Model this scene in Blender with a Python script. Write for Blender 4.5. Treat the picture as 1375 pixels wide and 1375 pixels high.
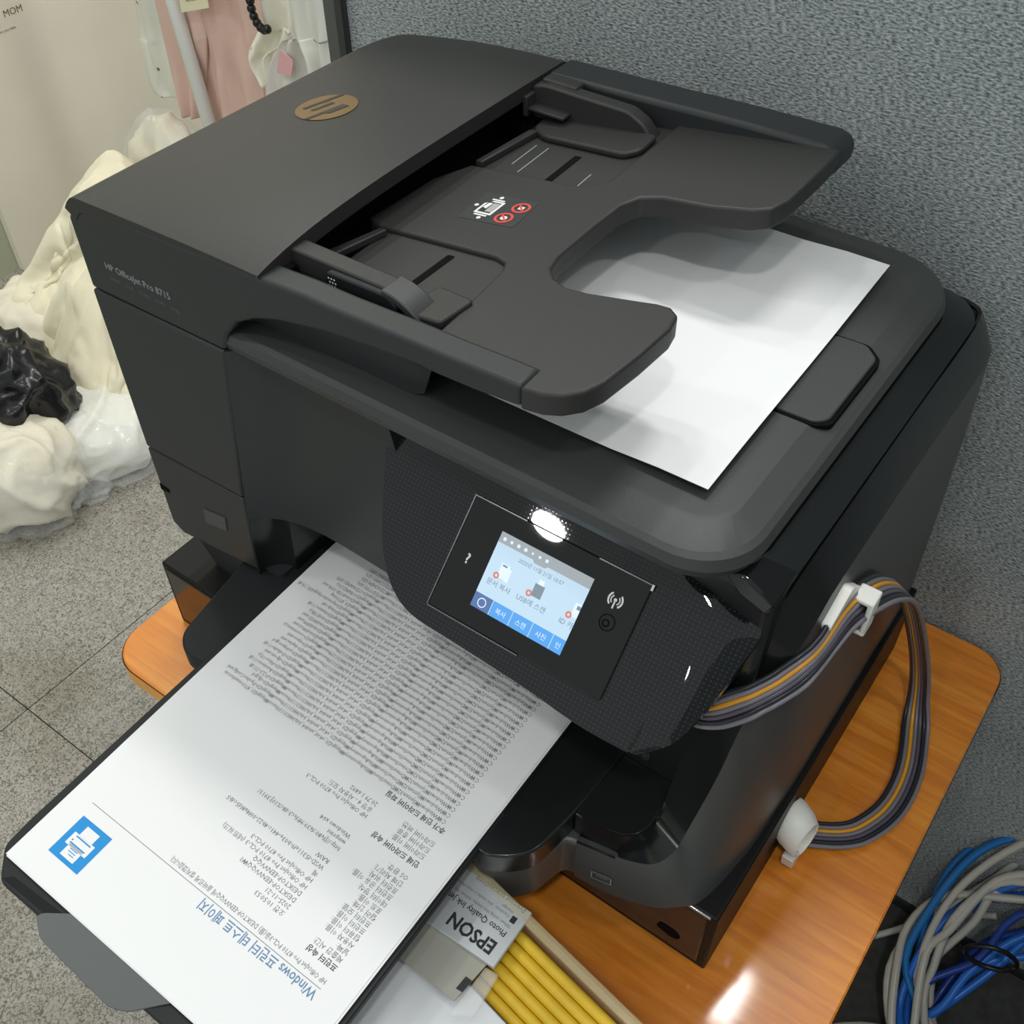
import bpy, bmesh, math, random
from mathutils import Vector, Matrix, noise

for o in list(bpy.data.objects):
    bpy.data.objects.remove(o)
scene = bpy.context.scene
COL = scene.collection

# ------------------------------------------------------------------ camera
# the place is measured in centimetres; FLOOR is the floor level in that frame
FLOOR = -50.6
def W(p):
    return Vector((p[0] * .01, p[1] * .01, (p[2] - FLOOR) * .01))
cam_d = bpy.data.cameras.new('camera')
cam_o = bpy.data.objects.new('camera', cam_d)
COL.objects.link(cam_o)
RX = Vector((0.8088668, 0.5878826, -0.0113382))
RY = Vector((0.41478053, -0.58415127, -0.69765637))
RZ = Vector((-0.41676326, 0.55960821, -0.71634282))
m = Matrix.Identity(4)
for i in range(3):
    m[i][0] = RX[i]; m[i][1] = -RY[i]; m[i][2] = -RZ[i]
m.translation = W((39.527, -5.590, 55.310))
cam_o.matrix_world = m
cam_d.sensor_width = 36
cam_d.sensor_fit = 'HORIZONTAL'
cam_d.lens = 36 * 1434.72 / 1375
cam_d.clip_start = .01
scene.camera = cam_o

# ------------------------------------------------------------------ world and lamps
wd = bpy.data.worlds.new('room'); scene.world = wd; wd.use_nodes = True
bg = wd.node_tree.nodes['Background']
bg.inputs[0].default_value = (.93, 1.0, 1.0, 1)
bg.inputs[1].default_value = .60

def lamp(loc, power, dia, col=(1, .99, .96), shape='DISK', dy=None):
    l = bpy.data.lights.new('ceiling_lamp', 'AREA')
    l.shape = shape; l.size = dia * .01
    if dy: l.size_y = dy * .01
    l.energy = power; l.color = col
    o = bpy.data.objects.new('ceiling_lamp', l); COL.objects.link(o)
    o.location = W(loc)
    return o
LAMP_Z = 190
for (x, y, p, d) in ((-99, -204, 8.0, 13), (20, -204, 8.0, 13), (-70, 112, 4.2, 13), (-70, 70, 3.6, 13), (-112, 112, 4.2, 13), (-112, 70, 3.6, 13), (-112, -40, 4.6, 13), (120, 20, 4.0, 13), (60, -60, 8.5, 13)):
    lamp((x, y, LAMP_Z), p, d)
lamp((5, 101, LAMP_Z), 12, 42, shape='RECTANGLE', dy=14)

scene.view_settings.view_transform = 'Standard'
scene.view_settings.look = 'None'
scene.view_settings.gamma = 1
scene.view_settings.use_curve_mapping = False
scene.view_settings.exposure = 0.0

# ------------------------------------------------------------------ materials
def srgb(r, g, b):
    f = lambda c: (c / 255 / 12.92) if c / 255 <= .04045 else ((c / 255 + .055) / 1.055) ** 2.4
    return (f(r), f(g), f(b), 1)

def mat(name, col, rough=.5, metal=0, spec=.5, coat=0, coat_r=.05, trans=0, ior=1.45, emit=0, bump=0, bscale=400,
        sheen=0, var=0, vscale=30, alpha=1):
    m = bpy.data.materials.new(name); m.use_nodes = True
    nt = m.node_tree; b = nt.nodes['Principled BSDF']
    b.inputs['Base Color'].default_value = col
    b.inputs['Roughness'].default_value = rough
    b.inputs['Metallic'].default_value = metal
    b.inputs['Specular IOR Level'].default_value = spec
    b.inputs['Coat Weight'].default_value = coat
    b.inputs['Coat Roughness'].default_value = coat_r
    b.inputs['Transmission Weight'].default_value = trans
    b.inputs['IOR'].default_value = ior
    b.inputs['Sheen Weight'].default_value = sheen
    b.inputs['Alpha'].default_value = alpha
    if emit:
        b.inputs['Emission Color'].default_value = col
        b.inputs['Emission Strength'].default_value = emit
    if bump or var:
        tc = nt.nodes.new('ShaderNodeTexCoord')
    if bump:
        n = nt.nodes.new('ShaderNodeTexNoise'); n.inputs['Scale'].default_value = bscale; n.inputs['Detail'].default_value = 2
        nt.links.new(tc.outputs['Object'], n.inputs['Vector'])
        bp = nt.nodes.new('ShaderNodeBump'); bp.inputs['Strength'].default_value = bump; bp.inputs['Distance'].default_value = .001
        nt.links.new(n.outputs['Fac'], bp.inputs['Height']); nt.links.new(bp.outputs['Normal'], b.inputs['Normal'])
    if var:
        n2 = nt.nodes.new('ShaderNodeTexNoise'); n2.inputs['Scale'].default_value = vscale; n2.inputs['Detail'].default_value = 4
        nt.links.new(tc.outputs['Object'], n2.inputs['Vector'])
        cr = nt.nodes.new('ShaderNodeValToRGB')
        cr.color_ramp.elements[0].position = .3; cr.color_ramp.elements[1].position = .7
        cr.color_ramp.elements[0].color = tuple(c * (1 - var) for c in col[:3]) + (1,)
        cr.color_ramp.elements[1].color = tuple(min(1, c * (1 + var)) for c in col[:3]) + (1,)
        nt.links.new(n2.outputs['Fac'], cr.inputs['Fac']); nt.links.new(cr.outputs['Color'], b.inputs['Base Color'])
    return m

M = {}
M['plastic'] = mat('charcoal_plastic', srgb(48, 48, 47), .46, spec=.38, bump=.12, bscale=2600)
M['plastic_shaded'] = mat('shaded_charcoal_plastic', srgb(43, 46, 47), .45, spec=.4, bump=.1, bscale=2600)  # cooler, darker copy of the charcoal plastic: shade of the fronts in its colour
M['plastic_lid'] = mat('lid_plastic', srgb(58, 60, 60), .42, spec=.42, bump=.12, bscale=2600)
M['plastic_dark'] = mat('black_matt_plastic', srgb(26, 29, 31), .5, spec=.35, bump=.1, bscale=2600)
M['void'] = mat('interior_black', (.004, .004, .004, 1), .9, spec=.1)
M['gloss'] = mat('gloss_black', (.006, .0065, .007, 1), .05, spec=.5)
M['glass'] = mat('black_glass', (.006, .006, .0065, 1), .015, spec=.5)
M['flank'] = mat('flank_black', (.008, .009, .0095, 1), .2, spec=.5)
M['satin'] = mat('satin_black', (.055, .057, .056, 1), .38, spec=.6)
M['semi'] = mat('semi_gloss_black', (.010, .0115, .012, 1), .2, spec=.5)
M['paper'] = mat('white_paper', srgb(224, 225, 226), .75, spec=.15)
M['ink'] = mat('grey_ink', srgb(118, 120, 123), .8, spec=.1)
M['ink_bold'] = mat('bold_ink', srgb(84, 86, 90), .8, spec=.1)
M['ink_blue'] = mat('blue_heading_ink', srgb(104, 136, 172), .8, spec=.1)
M['icon_blue'] = mat('blue_print', srgb(52, 140, 204), .7, spec=.1)
M['white'] = mat('white_plastic', srgb(228, 228, 222), .4)
M['white_print'] = mat('white_print', srgb(215, 216, 214), .6)
M['red_print'] = mat('red_print', srgb(205, 68, 60), .6)
M['gold'] = mat('gold_print', srgb(112, 88, 52), .4, metal=.3)
M['label_grey'] = mat('grey_print', srgb(132, 140, 144), .5)
M['label_dim'] = mat('dim_grey_print', srgb(86, 90, 92), .5)
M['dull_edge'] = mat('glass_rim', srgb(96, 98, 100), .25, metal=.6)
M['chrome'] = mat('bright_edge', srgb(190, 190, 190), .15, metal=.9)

# panel with a fine grid of raised dots
def dots_material():
    m = mat('dotted_gloss_black', (.012, .013, .014, 1), .02, spec=.5)
    nt = m.node_tree; b = nt.nodes['Principled BSDF']
    tc = nt.nodes.new('ShaderNodeTexCoord')
    mp = nt.nodes.new('ShaderNodeMapping'); mp.inputs['Rotation'].default_value = (-.7953, 0, 0)
    nt.links.new(tc.outputs['Object'], mp.inputs['Vector'])
    sp = nt.nodes.new('ShaderNodeSeparateXYZ'); nt.links.new(mp.outputs['Vector'], sp.inputs[0])
    def wave(sock):
        a = nt.nodes.new('ShaderNodeMath'); a.operation = 'MULTIPLY'; a.inputs[1].default_value = 2 * math.pi / .0022
        nt.links.new(sock, a.inputs[0])
        s = nt.nodes.new('ShaderNodeMath'); s.operation = 'SINE'; nt.links.new(a.outputs[0], s.inputs[0])
        return s.outputs[0]
    mul = nt.nodes.new('ShaderNodeMath'); mul.operation = 'ADD'
    nt.links.new(wave(sp.outputs[0]), mul.inputs[0]); nt.links.new(wave(sp.outputs[1]), mul.inputs[1])
    mr = nt.nodes.new('ShaderNodeMapRange'); mr.inputs[1].default_value = 1.0; mr.inputs[2].default_value = 1.8
    nt.links.new(mul.outputs[0], mr.inputs[0])
    mx = nt.nodes.new('ShaderNodeMixRGB'); mx.inputs[1].default_value = (.009, .010, .011, 1); mx.inputs[2].default_value = (.030, .033, .035, 1)
    nt.links.new(mr.outputs[0], mx.inputs[0]); nt.links.new(mx.outputs[0], b.inputs['Base Color'])
    bp = nt.nodes.new('ShaderNodeBump'); bp.inputs['Strength'].default_value = .03; bp.inputs['Distance'].default_value = .00003
    nt.links.new(mr.outputs[0], bp.inputs['Height']); nt.links.new(bp.outputs['Normal'], b.inputs['Normal'])
    return m
M['dots'] = dots_material()

def wood_material():
    m = mat('orange_wood', srgb(190, 112, 38), .3, spec=.45, coat=.6, coat_r=.07)
    nt = m.node_tree; b = nt.nodes['Principled BSDF']
    tc = nt.nodes.new('ShaderNodeTexCoord')
    mp = nt.nodes.new('ShaderNodeMapping'); mp.inputs['Scale'].default_value = (5, 60, 60); mp.inputs['Rotation'].default_value = (0, 0, -.45)
    nt.links.new(tc.outputs['Object'], mp.inputs[0])
    n = nt.nodes.new('ShaderNodeTexNoise'); n.inputs['Scale'].default_value = 2.2; n.inputs['Detail'].default_value = 6; n.inputs['Distortion'].default_value = .8
    nt.links.new(mp.outputs[0], n.inputs['Vector'])
    cr = nt.nodes.new('ShaderNodeValToRGB'); e = cr.color_ramp.elements
    e[0].position = .22; e[0].color = srgb(190, 106, 32); e[1].position = .78; e[1].color = srgb(228, 150, 58)
    x = cr.color_ramp.elements.new(.5); x.color = srgb(212, 128, 42)
    nt.links.new(n.outputs['Fac'], cr.inputs[0])
    n2 = nt.nodes.new('ShaderNodeTexNoise'); n2.inputs['Scale'].default_value = 9; n2.inputs['Detail'].default_value = 3
    nt.links.new(tc.outputs['Object'], n2.inputs['Vector'])
    mx = nt.nodes.new('ShaderNodeMixRGB'); mx.blend_type = 'OVERLAY'; mx.inputs[0].default_value = .3
    nt.links.new(cr.outputs[0], mx.inputs[1]); nt.links.new(n2.outputs['Fac'], mx.inputs[2])
    nt.links.new(mx.outputs[0], b.inputs['Base Color'])
    return m
M['wood'] = wood_material()
M['wood_edge'] = mat('pale_wood_edge', srgb(222, 160, 78), .4, var=.1, vscale=40)

def fabric_wall_material():
    m = mat('grey_fabric', srgb(100, 110, 116), .95, spec=.1)
    nt = m.node_tree; b = nt.nodes['Principled BSDF']
    tc = nt.nodes.new('ShaderNodeTexCoord')
    mp = nt.nodes.new('ShaderNodeMapping'); mp.inputs['Scale'].default_value = (330, 330, 850); mp.inputs['Rotation'].default_value = (0, .12, 0)
    nt.links.new(tc.outputs['Object'], mp.inputs[0])
    v = nt.nodes.new('ShaderNodeTexNoise'); v.inputs['Scale'].default_value = 1.0; v.inputs['Detail'].default_value = 2; v.inputs['Roughness'].default_value = .6
    nt.links.new(mp.outputs[0], v.inputs['Vector'])
    cr = nt.nodes.new('ShaderNodeValToRGB'); e = cr.color_ramp.elements
    e[0].position = .33; e[0].color = srgb(86, 95, 99); e[1].position = .66; e[1].color = srgb(186, 193, 192)
    nt.links.new(v.outputs['Fac'], cr.inputs[0])
    n = nt.nodes.new('ShaderNodeTexNoise'); n.inputs['Scale'].default_value = 14; n.inputs['Detail'].default_value = 3
    nt.links.new(tc.outputs['Object'], n.inputs['Vector'])
    mx = nt.nodes.new('ShaderNodeMixRGB'); mx.blend_type = 'SOFT_LIGHT'; mx.inputs[0].default_value = .35
    nt.links.new(cr.outputs[0], mx.inputs[1]); nt.links.new(n.outputs['Fac'], mx.inputs[2])
    nt.links.new(mx.outputs[0], b.inputs['Base Color'])
    bp = nt.nodes.new('ShaderNodeBump'); bp.inputs['Strength'].default_value = .6; bp.inputs['Distance'].default_value = .0015
    nt.links.new(v.outputs['Fac'], bp.inputs['Height']); nt.links.new(bp.outputs['Normal'], b.inputs['Normal'])
    return m
M['fabric_wall'] = fabric_wall_material()

def floor_material():
    m = mat('speckled_vinyl', srgb(172, 168, 156), .5, spec=.3)
    nt = m.node_tree; b = nt.nodes['Principled BSDF']
    tc = nt.nodes.new('ShaderNodeNewGeometry')
    n = nt.nodes.new('ShaderNodeTexNoise'); n.inputs['Scale'].default_value = 190; n.inputs['Detail'].default_value = 2.0; n.inputs['Distortion'].default_value = 2.4
    nt.links.new(tc.outputs['Position'], n.inputs['Vector'])
    cr = nt.nodes.new('ShaderNodeValToRGB'); e = cr.color_ramp.elements
    e[0].position = .38; e[0].color = srgb(102, 100, 92); e[1].position = .58; e[1].color = srgb(164, 161, 153)
    x = cr.color_ramp.elements.new(.47); x.color = srgb(140, 137, 129)
    nt.links.new(n.outputs['Fac'], cr.inputs[0])
    n2 = nt.nodes.new('ShaderNodeTexNoise'); n2.inputs['Scale'].default_value = 5; n2.inputs['Detail'].default_value = 4
    nt.links.new(tc.outputs['Position'], n2.inputs['Vector'])
    r2 = nt.nodes.new('ShaderNodeValToRGB'); e = r2.color_ramp.elements
    e[0].position = .33; e[0].color = srgb(196, 184, 160); e[1].position = .55; e[1].color = (1, 1, 1, 1)
    nt.links.new(n2.outputs['Fac'], r2.inputs[0])
    mx = nt.nodes.new('ShaderNodeMixRGB'); mx.blend_type = 'MULTIPLY'; mx.inputs[0].default_value = .55
    nt.links.new(cr.outputs[0], mx.inputs[1]); nt.links.new(r2.outputs[0], mx.inputs[2])
    nt.links.new(mx.outputs[0], b.inputs['Base Color'])
    return m
M['floor'] = floor_material()
M['joint'] = mat('dark_joint', srgb(110, 106, 96), .8)
M['beige'] = mat('beige_wall', srgb(232, 227, 212), .55, spec=.3, var=.05, vscale=4)
M['greenish'] = mat('pale_green_wall', srgb(176, 180, 158), .6)
M['post'] = mat('dark_grey_metal', srgb(96, 98, 96), .4, metal=.4)
M['post_dark'] = mat('post_groove', srgb(52, 54, 54), .5)
M['dark_base'] = mat('dark_floor_trim', srgb(40, 42, 44), .6)
M['cream'] = mat('cream_fleece', srgb(226, 219, 192), .95, spec=.05, sheen=.3, bump=.4, bscale=600)
M['cream2'] = mat('cream_cotton', srgb(222, 216, 196), .9, spec=.05, bump=.3, bscale=500)
M['whitecloth'] = mat('white_cotton', srgb(226, 226, 216), .85, spec=.08, coat=.5, coat_r=.15)
M['blackbag'] = mat('black_bin_bag', (.008, .008, .009, 1), .25, spec=.5)
M['clearfilm'] = mat('clear_film', (.93, .95, .95, 1), .1, spec=.6, alpha=.18)
M['bin'] = mat('clear_yellowed_plastic', srgb(222, 210, 170), .12, spec=.5, alpha=.30)
M['yellow'] = mat('yellow_plastic', srgb(214, 178, 46), .45, var=.12, vscale=60)
M['silver_label'] = mat('silver_grey_label', srgb(190, 194, 196), .35, metal=.25)
M['grey_card'] = mat('grey_card', srgb(158, 158, 148), .7)
M['black_print'] = mat('black_print', srgb(36, 38, 40), .6)
M['pink'] = mat('pink_knit', srgb(222, 190, 178), .95, spec=.05, bump=.5, bscale=500)
M['pink_pale'] = mat('pale_pink_film', srgb(228, 176, 180), .6)
M['pole'] = mat('white_painted_pole', srgb(222, 224, 220), .4)
M['tag'] = mat('ivory_card', srgb(234, 226, 196), .7)
M['screen'] = mat('screen_light_blue', srgb(178, 202, 222), .3, emit=.42)
M['screen_bar'] = mat('screen_grey_bar', srgb(150, 158, 164), .3, emit=.35)
M['screen_blue'] = mat('screen_blue_tile', srgb(70, 140, 205), .3, emit=.6)
M['screen_navy'] = mat('screen_navy_tile', srgb(70, 100, 150), .3, emit=.45)
M['screen_dark'] = mat('screen_dark_print', srgb(120, 136, 150), .3, emit=.25)
M['screen_white'] = mat('screen_white_print', srgb(206, 220, 232), .3, emit=.45)
M['screen_red'] = mat('screen_red_badge', srgb(205, 110, 92), .3, emit=.4)

def floral_material(name, base):
    m = mat(name, base, .9, spec=.05, bump=.3, bscale=500)
    nt = m.node_tree; b = nt.nodes['Principled BSDF']
    tc = nt.nodes.new('ShaderNodeTexCoord')
    v = nt.nodes.new('ShaderNodeTexVoronoi'); v.inputs['Scale'].default_value = 40
    nt.links.new(tc.outputs['Object'], v.inputs['Vector'])
    cr = nt.nodes.new('ShaderNodeValToRGB'); e = cr.color_ramp.elements
    e[0].position = .09; e[0].color = (1, 1, 1, 1); e[1].position = .13; e[1].color = (0, 0, 0, 1)
    nt.links.new(v.outputs['Distance'], cr.inputs[0])
    n = nt.nodes.new('ShaderNodeTexNoise'); n.inputs['Scale'].default_value = 260
    nt.links.new(tc.outputs['Object'], n.inputs['Vector'])
    r2 = nt.nodes.new('ShaderNodeValToRGB'); e = r2.color_ramp.elements
    e[0].position = .45; e[0].color = srgb(110, 112, 96); e[1].position = .55; e[1].color = srgb(205, 90, 80)
    nt.links.new(n.outputs['Fac'], r2.inputs[0])
    mx = nt.nodes.new('ShaderNodeMixRGB'); mx.inputs[1].default_value = base
    nt.links.new(cr.outputs[0], mx.inputs[0]); nt.links.new(r2.outputs[0], mx.inputs[2])
    nt.links.new(mx.outputs[0], b.inputs['Base Color'])
    return m
M['floral'] = floral_material('ivory_floral_cotton', srgb(238, 234, 218))
M['floral_grey'] = floral_material('white_printed_cotton', srgb(226, 226, 214))
for nm, c in dict(tube_dark=(40, 42, 48), tube_grey=(118, 116, 124), tube_orange=(214, 150, 44), tube_smoke=(84, 78, 90),
                  cable_blue=(40, 108, 200), cable_navy=(32, 62, 140), cable_teal=(24, 108, 176), cable_grey=(182, 180, 172), black_tie=(20, 20, 22)).items():
    M[nm] = mat(nm, srgb(*c), .32, spec=.5)

# ------------------------------------------------------------------ mesh helpers
class Root:
    def __init__(s, obj, o): s.obj = obj; s.o = Vector(o)

def props(o, label=None, cat=None, group=None, kind=None):
    if label: o['label'] = label
    if cat: o['category'] = cat
    if group: o['group'] = group
    if kind: o['kind'] = kind
    return o

def root(name, o, label, cat, group=None):
    e = bpy.data.objects.new(name, None); e.empty_display_size = .02; COL.objects.link(e)
    e.location = W(o)
    props(e, label, cat, group)
    return Root(e, o)

def clean(V, F):
    bm = bmesh.new()
    vs = [bm.verts.new(v) for v in V]
    for f in F:
        try: bm.faces.new([vs[i] for i in f])
        except ValueError: pass
    bmesh.ops.remove_doubles(bm, verts=bm.verts, dist=1e-6)
    bmesh.ops.recalc_face_normals(bm, faces=bm.faces)
    return bm

def part(name, VF, mt, parent=None, origin=None, smooth=False, bevel=0, seg=2, angle=35, solid=0, subsurf=0, fixn=True):
    """VF in centimetres; parent is a Root (or (Root, object) for a sub-part)"""
    V, F = VF
    sub = None
    if isinstance(parent, tuple): parent, sub = parent
    o = Vector(parent.o) if parent else Vector(origin)
    bm = clean([(Vector(v) - o) * .01 for v in V], F) if fixn else clean([(Vector(v) - o) * .01 for v in V], F)
    me = bpy.data.meshes.new(name); bm.to_mesh(me); bm.free()
    me.materials.append(mt)
    if smooth:
        for p in me.polygons: p.use_smooth = True
    ob = bpy.data.objects.new(name, me); COL.objects.link(ob)
    if parent: ob.parent = sub if sub else parent.obj
    else: ob.location = W(o)
    if solid:
        md = ob.modifiers.new('solid', 'SOLIDIFY'); md.thickness = solid * .01; md.offset = -1
    if solid and smooth:
        md = ob.modifiers.new('split', 'EDGE_SPLIT'); md.split_angle = math.radians(40)
    if subsurf:
        md = ob.modifiers.new('sub', 'SUBSURF'); md.levels = subsurf; md.render_levels = subsurf
    if bevel:
        md = ob.modifiers.new('bevel', 'BEVEL'); md.width = bevel * .01; md.segments = seg
        md.limit_method = 'ANGLE'; md.angle_limit = math.radians(angle); md.harden_normals = False
        for p in me.polygons: p.use_smooth = True
        me.set_sharp_from_angle(angle=math.radians(angle))
    return ob

def box(x0, x1, y0, y1, z0, z1):
    V = [(x, y, z) for z in (z0, z1) for y in (y0, y1) for x in (x0, x1)]
    return V, [(0, 2, 3, 1), (4, 5, 7, 6), (0, 1, 5, 4), (2, 6, 7, 3), (0, 4, 6, 2), (1, 3, 7, 5)]

def join(*vfs):
    V, F = [], []
    for v, f in vfs:
        n = len(V); V += list(v); F += [tuple(i + n for i in q) for q in f]
    return V, F

def prism(pts, fn, d0, d1):
    n = len(pts)
    V = [fn(u, v, d0) for u, v in pts] + [fn(u, v, d1) for u, v in pts]
    F = [tuple(range(n - 1, -1, -1)), tuple(range(n, 2 * n))] + [(i, (i + 1) % n, n + (i + 1) % n, n + i) for i in range(n)]
    return V, F

def loft(rings, cap0=True, cap1=True, closed=True):
    n = len(rings[0]); V = [p for r in rings for p in r]; F = []
    for k in range(len(rings) - 1):
        for i in range(n if closed else n - 1):
            j = (i + 1) % n
            F.append((k * n + i, k * n + j, (k + 1) * n + j, (k + 1) * n + i))
    if cap0: F.append(tuple(range(n - 1, -1, -1)))
    if cap1: F.append(tuple((len(rings) - 1) * n + i for i in range(n)))
    return V, F

def rrect(x0, x1, y0, y1, r, n=6):
    """r: radii for corners (x0,y0),(x1,y0),(x1,y1),(x0,y1)"""
    if not isinstance(r, (tuple, list)): r = (r,) * 4
    out = []
    for (cx, cy, a0, rr) in ((x0 + r[0], y0 + r[0], math.pi, r[0]), (x1 - r[1], y0 + r[1], 1.5 * math.pi, r[1]),
                             (x1 - r[2], y1 - r[2], 0, r[2]), (x0 + r[3], y1 - r[3], .5 * math.pi, r[3])):
        for k in range(n + 1):
            a = a0 + k / n * math.pi / 2
            out.append((cx + rr * math.cos(a), cy + rr * math.sin(a)))
    return out

def ring(pts, z): return [(x, y, z) for x, y in pts]

def rpoly(pts, r, n=5):
    """round every corner of a polygon"""
    out = []; N = len(pts)
    for i in range(N):
        p = Vector(pts[i]).to_2d() if len(pts[i]) > 2 else Vector(pts[i]); a = Vector(pts[i - 1]); b = Vector(pts[(i + 1) % N])
        d1 = (a - p); d2 = (b - p); rr = min(r, d1.length * .45, d2.length * .45)
        q1 = p + d1.normalized() * rr; q2 = p + d2.normalized() * rr
        for k in range(n + 1):
            t = k / n
            out.append(tuple((1 - t) ** 2 * q1 + 2 * t * (1 - t) * p + t * t * q2))
    return out

def smooth_path(P, n=10):
    P = [Vector(p) for p in P]; out = []
    for i in range(len(P) - 1):
        p0 = P[max(i - 1, 0)]; p1 = P[i]; p2 = P[i + 1]; p3 = P[min(i + 2, len(P) - 1)]
        for k in range(n):
            t = k / n
            out.append(.5 * ((2 * p1) + (-p0 + p2) * t + (2 * p0 - 5 * p1 + 4 * p2 - p3) * t * t + (-p0 + 3 * p1 - 3 * p2 + p3) * t ** 3))
    out.append(P[-1]); return out

def tube(path, r, n=8):
    rings = []; up = Vector((.3, .2, 1)).normalized()
    for i, p in enumerate(path):
        p = Vector(p); d = (Vector(path[min(i + 1, len(path) - 1)]) - Vector(path[max(i - 1, 0)]))
        d = d.normalized() if d.length > 1e-6 else Vector((1, 0, 0))
        s = d.cross(up)
        if s.length < .05: s = d.cross(Vector((1, 0, 0)))
        s.normalize(); t = s.cross(d)
        up = t
        rr = r(i / (len(path) - 1)) if callable(r) else r
        rings.append([tuple(p + s * rr * math.cos(2 * math.pi * k / n) + t * rr * math.sin(2 * math.pi * k / n)) for k in range(n)])
    return loft(rings)

# flat lettering as mesh
def text_vf(items, fn, res=2):
    """items: (string, size_cm, u, v, align, shear, bold) ; fn(u,v)->xyz"""
    V, F = [], []
    for it in items:
        s, size, u, v = it[:4]
        al = it[4] if len(it) > 4 else 'LEFT'; sh = it[5] if len(it) > 5 else 0; off = it[6] if len(it) > 6 else 0
        width = it[7] if len(it) > 7 else None
        cu = bpy.data.curves.new('lettering', 'FONT'); cu.body = s; cu.size = 1; cu.align_x = al
        cu.shear = sh; cu.offset = off; cu.resolution_u = res; cu.fill_mode = 'BOTH'
        ob = bpy.data.objects.new('lettering', cu); COL.objects.link(ob)
        dg = bpy.context.evaluated_depsgraph_get(); dg.update()
        me = bpy.data.meshes.new_from_object(ob.evaluated_get(dg))
        w = max((q.co.x for q in me.vertices), default=1) - min((q.co.x for q in me.vertices), default=0)
        sx = size if width is None else width / max(w, 1e-4)
        n = len(V)
        V += [fn(u + q.co.x * sx, v + q.co.y * size) for q in me.vertices]
        F += [tuple(i + n for i in p.vertices) for p in me.polygons]
        bpy.data.objects.remove(ob); bpy.data.curves.remove(cu); bpy.data.meshes.remove(me)
    return V, F

def quad(u0, v0, u1, v1, fn): return [fn(u0, v0), fn(u1, v0), fn(u1, v1), fn(u0, v1)], [(0, 1, 2, 3)]
def poly(pts, fn): return [fn(u, v) for u, v in pts], [tuple(range(len(pts)))]
def disc(cu, cv, r, n=20, ru=None): return [(cu + (ru or r) * math.cos(2 * math.pi * k / n), cv + r * math.sin(2 * math.pi * k / n)) for k in range(n)]
def annulus(cu, cv, r0, r1, fn, n=24):
    V = [fn(*p) for p in disc(cu, cv, r0, n)] + [fn(*p) for p in disc(cu, cv, r1, n)]
    return V, [(i, (i + 1) % n, n + (i + 1) % n, n + i) for i in range(n)]

# ------------------------------------------------------------------ setting
fl = part('floor', box(-136, 90, -80, 130, FLOOR - 3, FLOOR - .6), M['joint'], origin=(0, 0, FLOOR)); props(fl, kind='structure')
T = 45.0
me_tile = None
for i in range(-2, 4):
    for j in range(-3, 3):
        x0 = -49.6 + i * T; y0 = 17.8 + j * T
        if me_tile is None:
            t = part('floor_tile', box(0.07, T - .07, 0.07, T - .07, -.6, 0), M['floor'], origin=(0, 0, 0), bevel=.06, seg=1)
            me_tile = t.data; t.parent = fl; t.location = (x0 * .01, y0 * .01, 0)
        else:
            t = bpy.data.objects.new('floor_tile', me_tile); COL.objects.link(t)
            t.parent = fl; t.location = (x0 * .01, y0 * .01, 0)
wb = part('wall_back', box(-20.5, 95, 55, 58, FLOOR + 1.2, 58), M['fabric_wall'], origin=(0, 55, FLOOR)); props(wb, kind='structure')
wr_ = part('added_blocker_right', box(70, 73, -30, 55, FLOOR, 58), M['fabric_wall'], origin=(70, 12, FLOOR)); props(wr_, kind='structure')  # unseen partition, added to keep room light off the lower right
bb = part('baseboard_back', box(-20.5, 95, 54.6, 58, FLOOR, FLOOR + 1.2), M['dark_base'], origin=(0, 55, FLOOR)); props(bb, kind='structure')
tr = root('trim_1', (-21.6, 56, FLOOR), None, None); props(tr.obj, kind='structure')
part('post_body', box(-22.6, -20.6, 54.5, 58.5, FLOOR, 59), M['post'], tr, bevel=.15)
part('post_groove', box(-21.2, -20.5, 54.35, 54.7, FLOOR, 59), M['post_dark'], tr)
wl = part('wall_left', box(-134, -130, -80, 130, FLOOR, 160), M['greenish'], origin=(-130, 20, FLOOR)); props(wl, kind='structure')
pn = root('trim_2', (-130, 100, FLOOR), None, None); props(pn.obj, kind='structure')
part('wall_panel', box(-130, -128.6, 75.3, 130, FLOOR, 130), M['beige'], pn, bevel=.1)
pf = lambda u, v: (-128.55, u, v)
part('printed_lettering', text_vf([('MOM', 1.5, 87.6, -10.4, 'LEFT', 0, .0), ('for your baby', .55, 86.0, -12.4), ('baby', 2.4, 82.2, -11.4, 'LEFT', 0, .03)], pf), mat('brown_print', srgb(110, 92, 60), .7), pn)
wf = part('wall_far', box(-134, -20, 128, 131, FLOOR, 160), M['beige'], origin=(-80, 128, FLOOR)); props(wf, kind='structure')

# ------------------------------------------------------------------ table
TZ = -10.0
tb = root('side_table', (13, 35, FLOOR), 'orange varnished wooden table with rounded corners under the printer', 'table')
top = rrect(-14.9, 41.0, 15.5, 54.4, (3, 3, 2.6, 3), 8)
part('table_top', loft([ring(top, TZ - 1.9), ring(top, TZ - .12), ring(rrect(-14.78, 40.88, 15.62, 54.28, (2.9, 2.9, 2.5, 2.9), 8), TZ)]), M['wood'], tb)
part('edge_band', loft([ring(rrect(-14.98, 41.08, 15.42, 54.48, (3, 3, 2.6, 3), 8), TZ - 1.8), ring(rrect(-14.98, 41.08, 15.42, 54.48, (3, 3, 2.6, 3), 8), TZ - .2)], False, False), M['wood_edge'], tb)
for (x, y) in ((-11, 19.5), (33, 19.5), (33, 50.5), (-11, 50.5)):
    part('leg', box(x, x + 3.5, y, y + 3.5, FLOOR, TZ - 1.9), M['wood'], tb, bevel=.2)
part('apron', box(-9, 34, 20.5, 22, TZ - 7, TZ - 1.9), M['wood'], tb)

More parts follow.
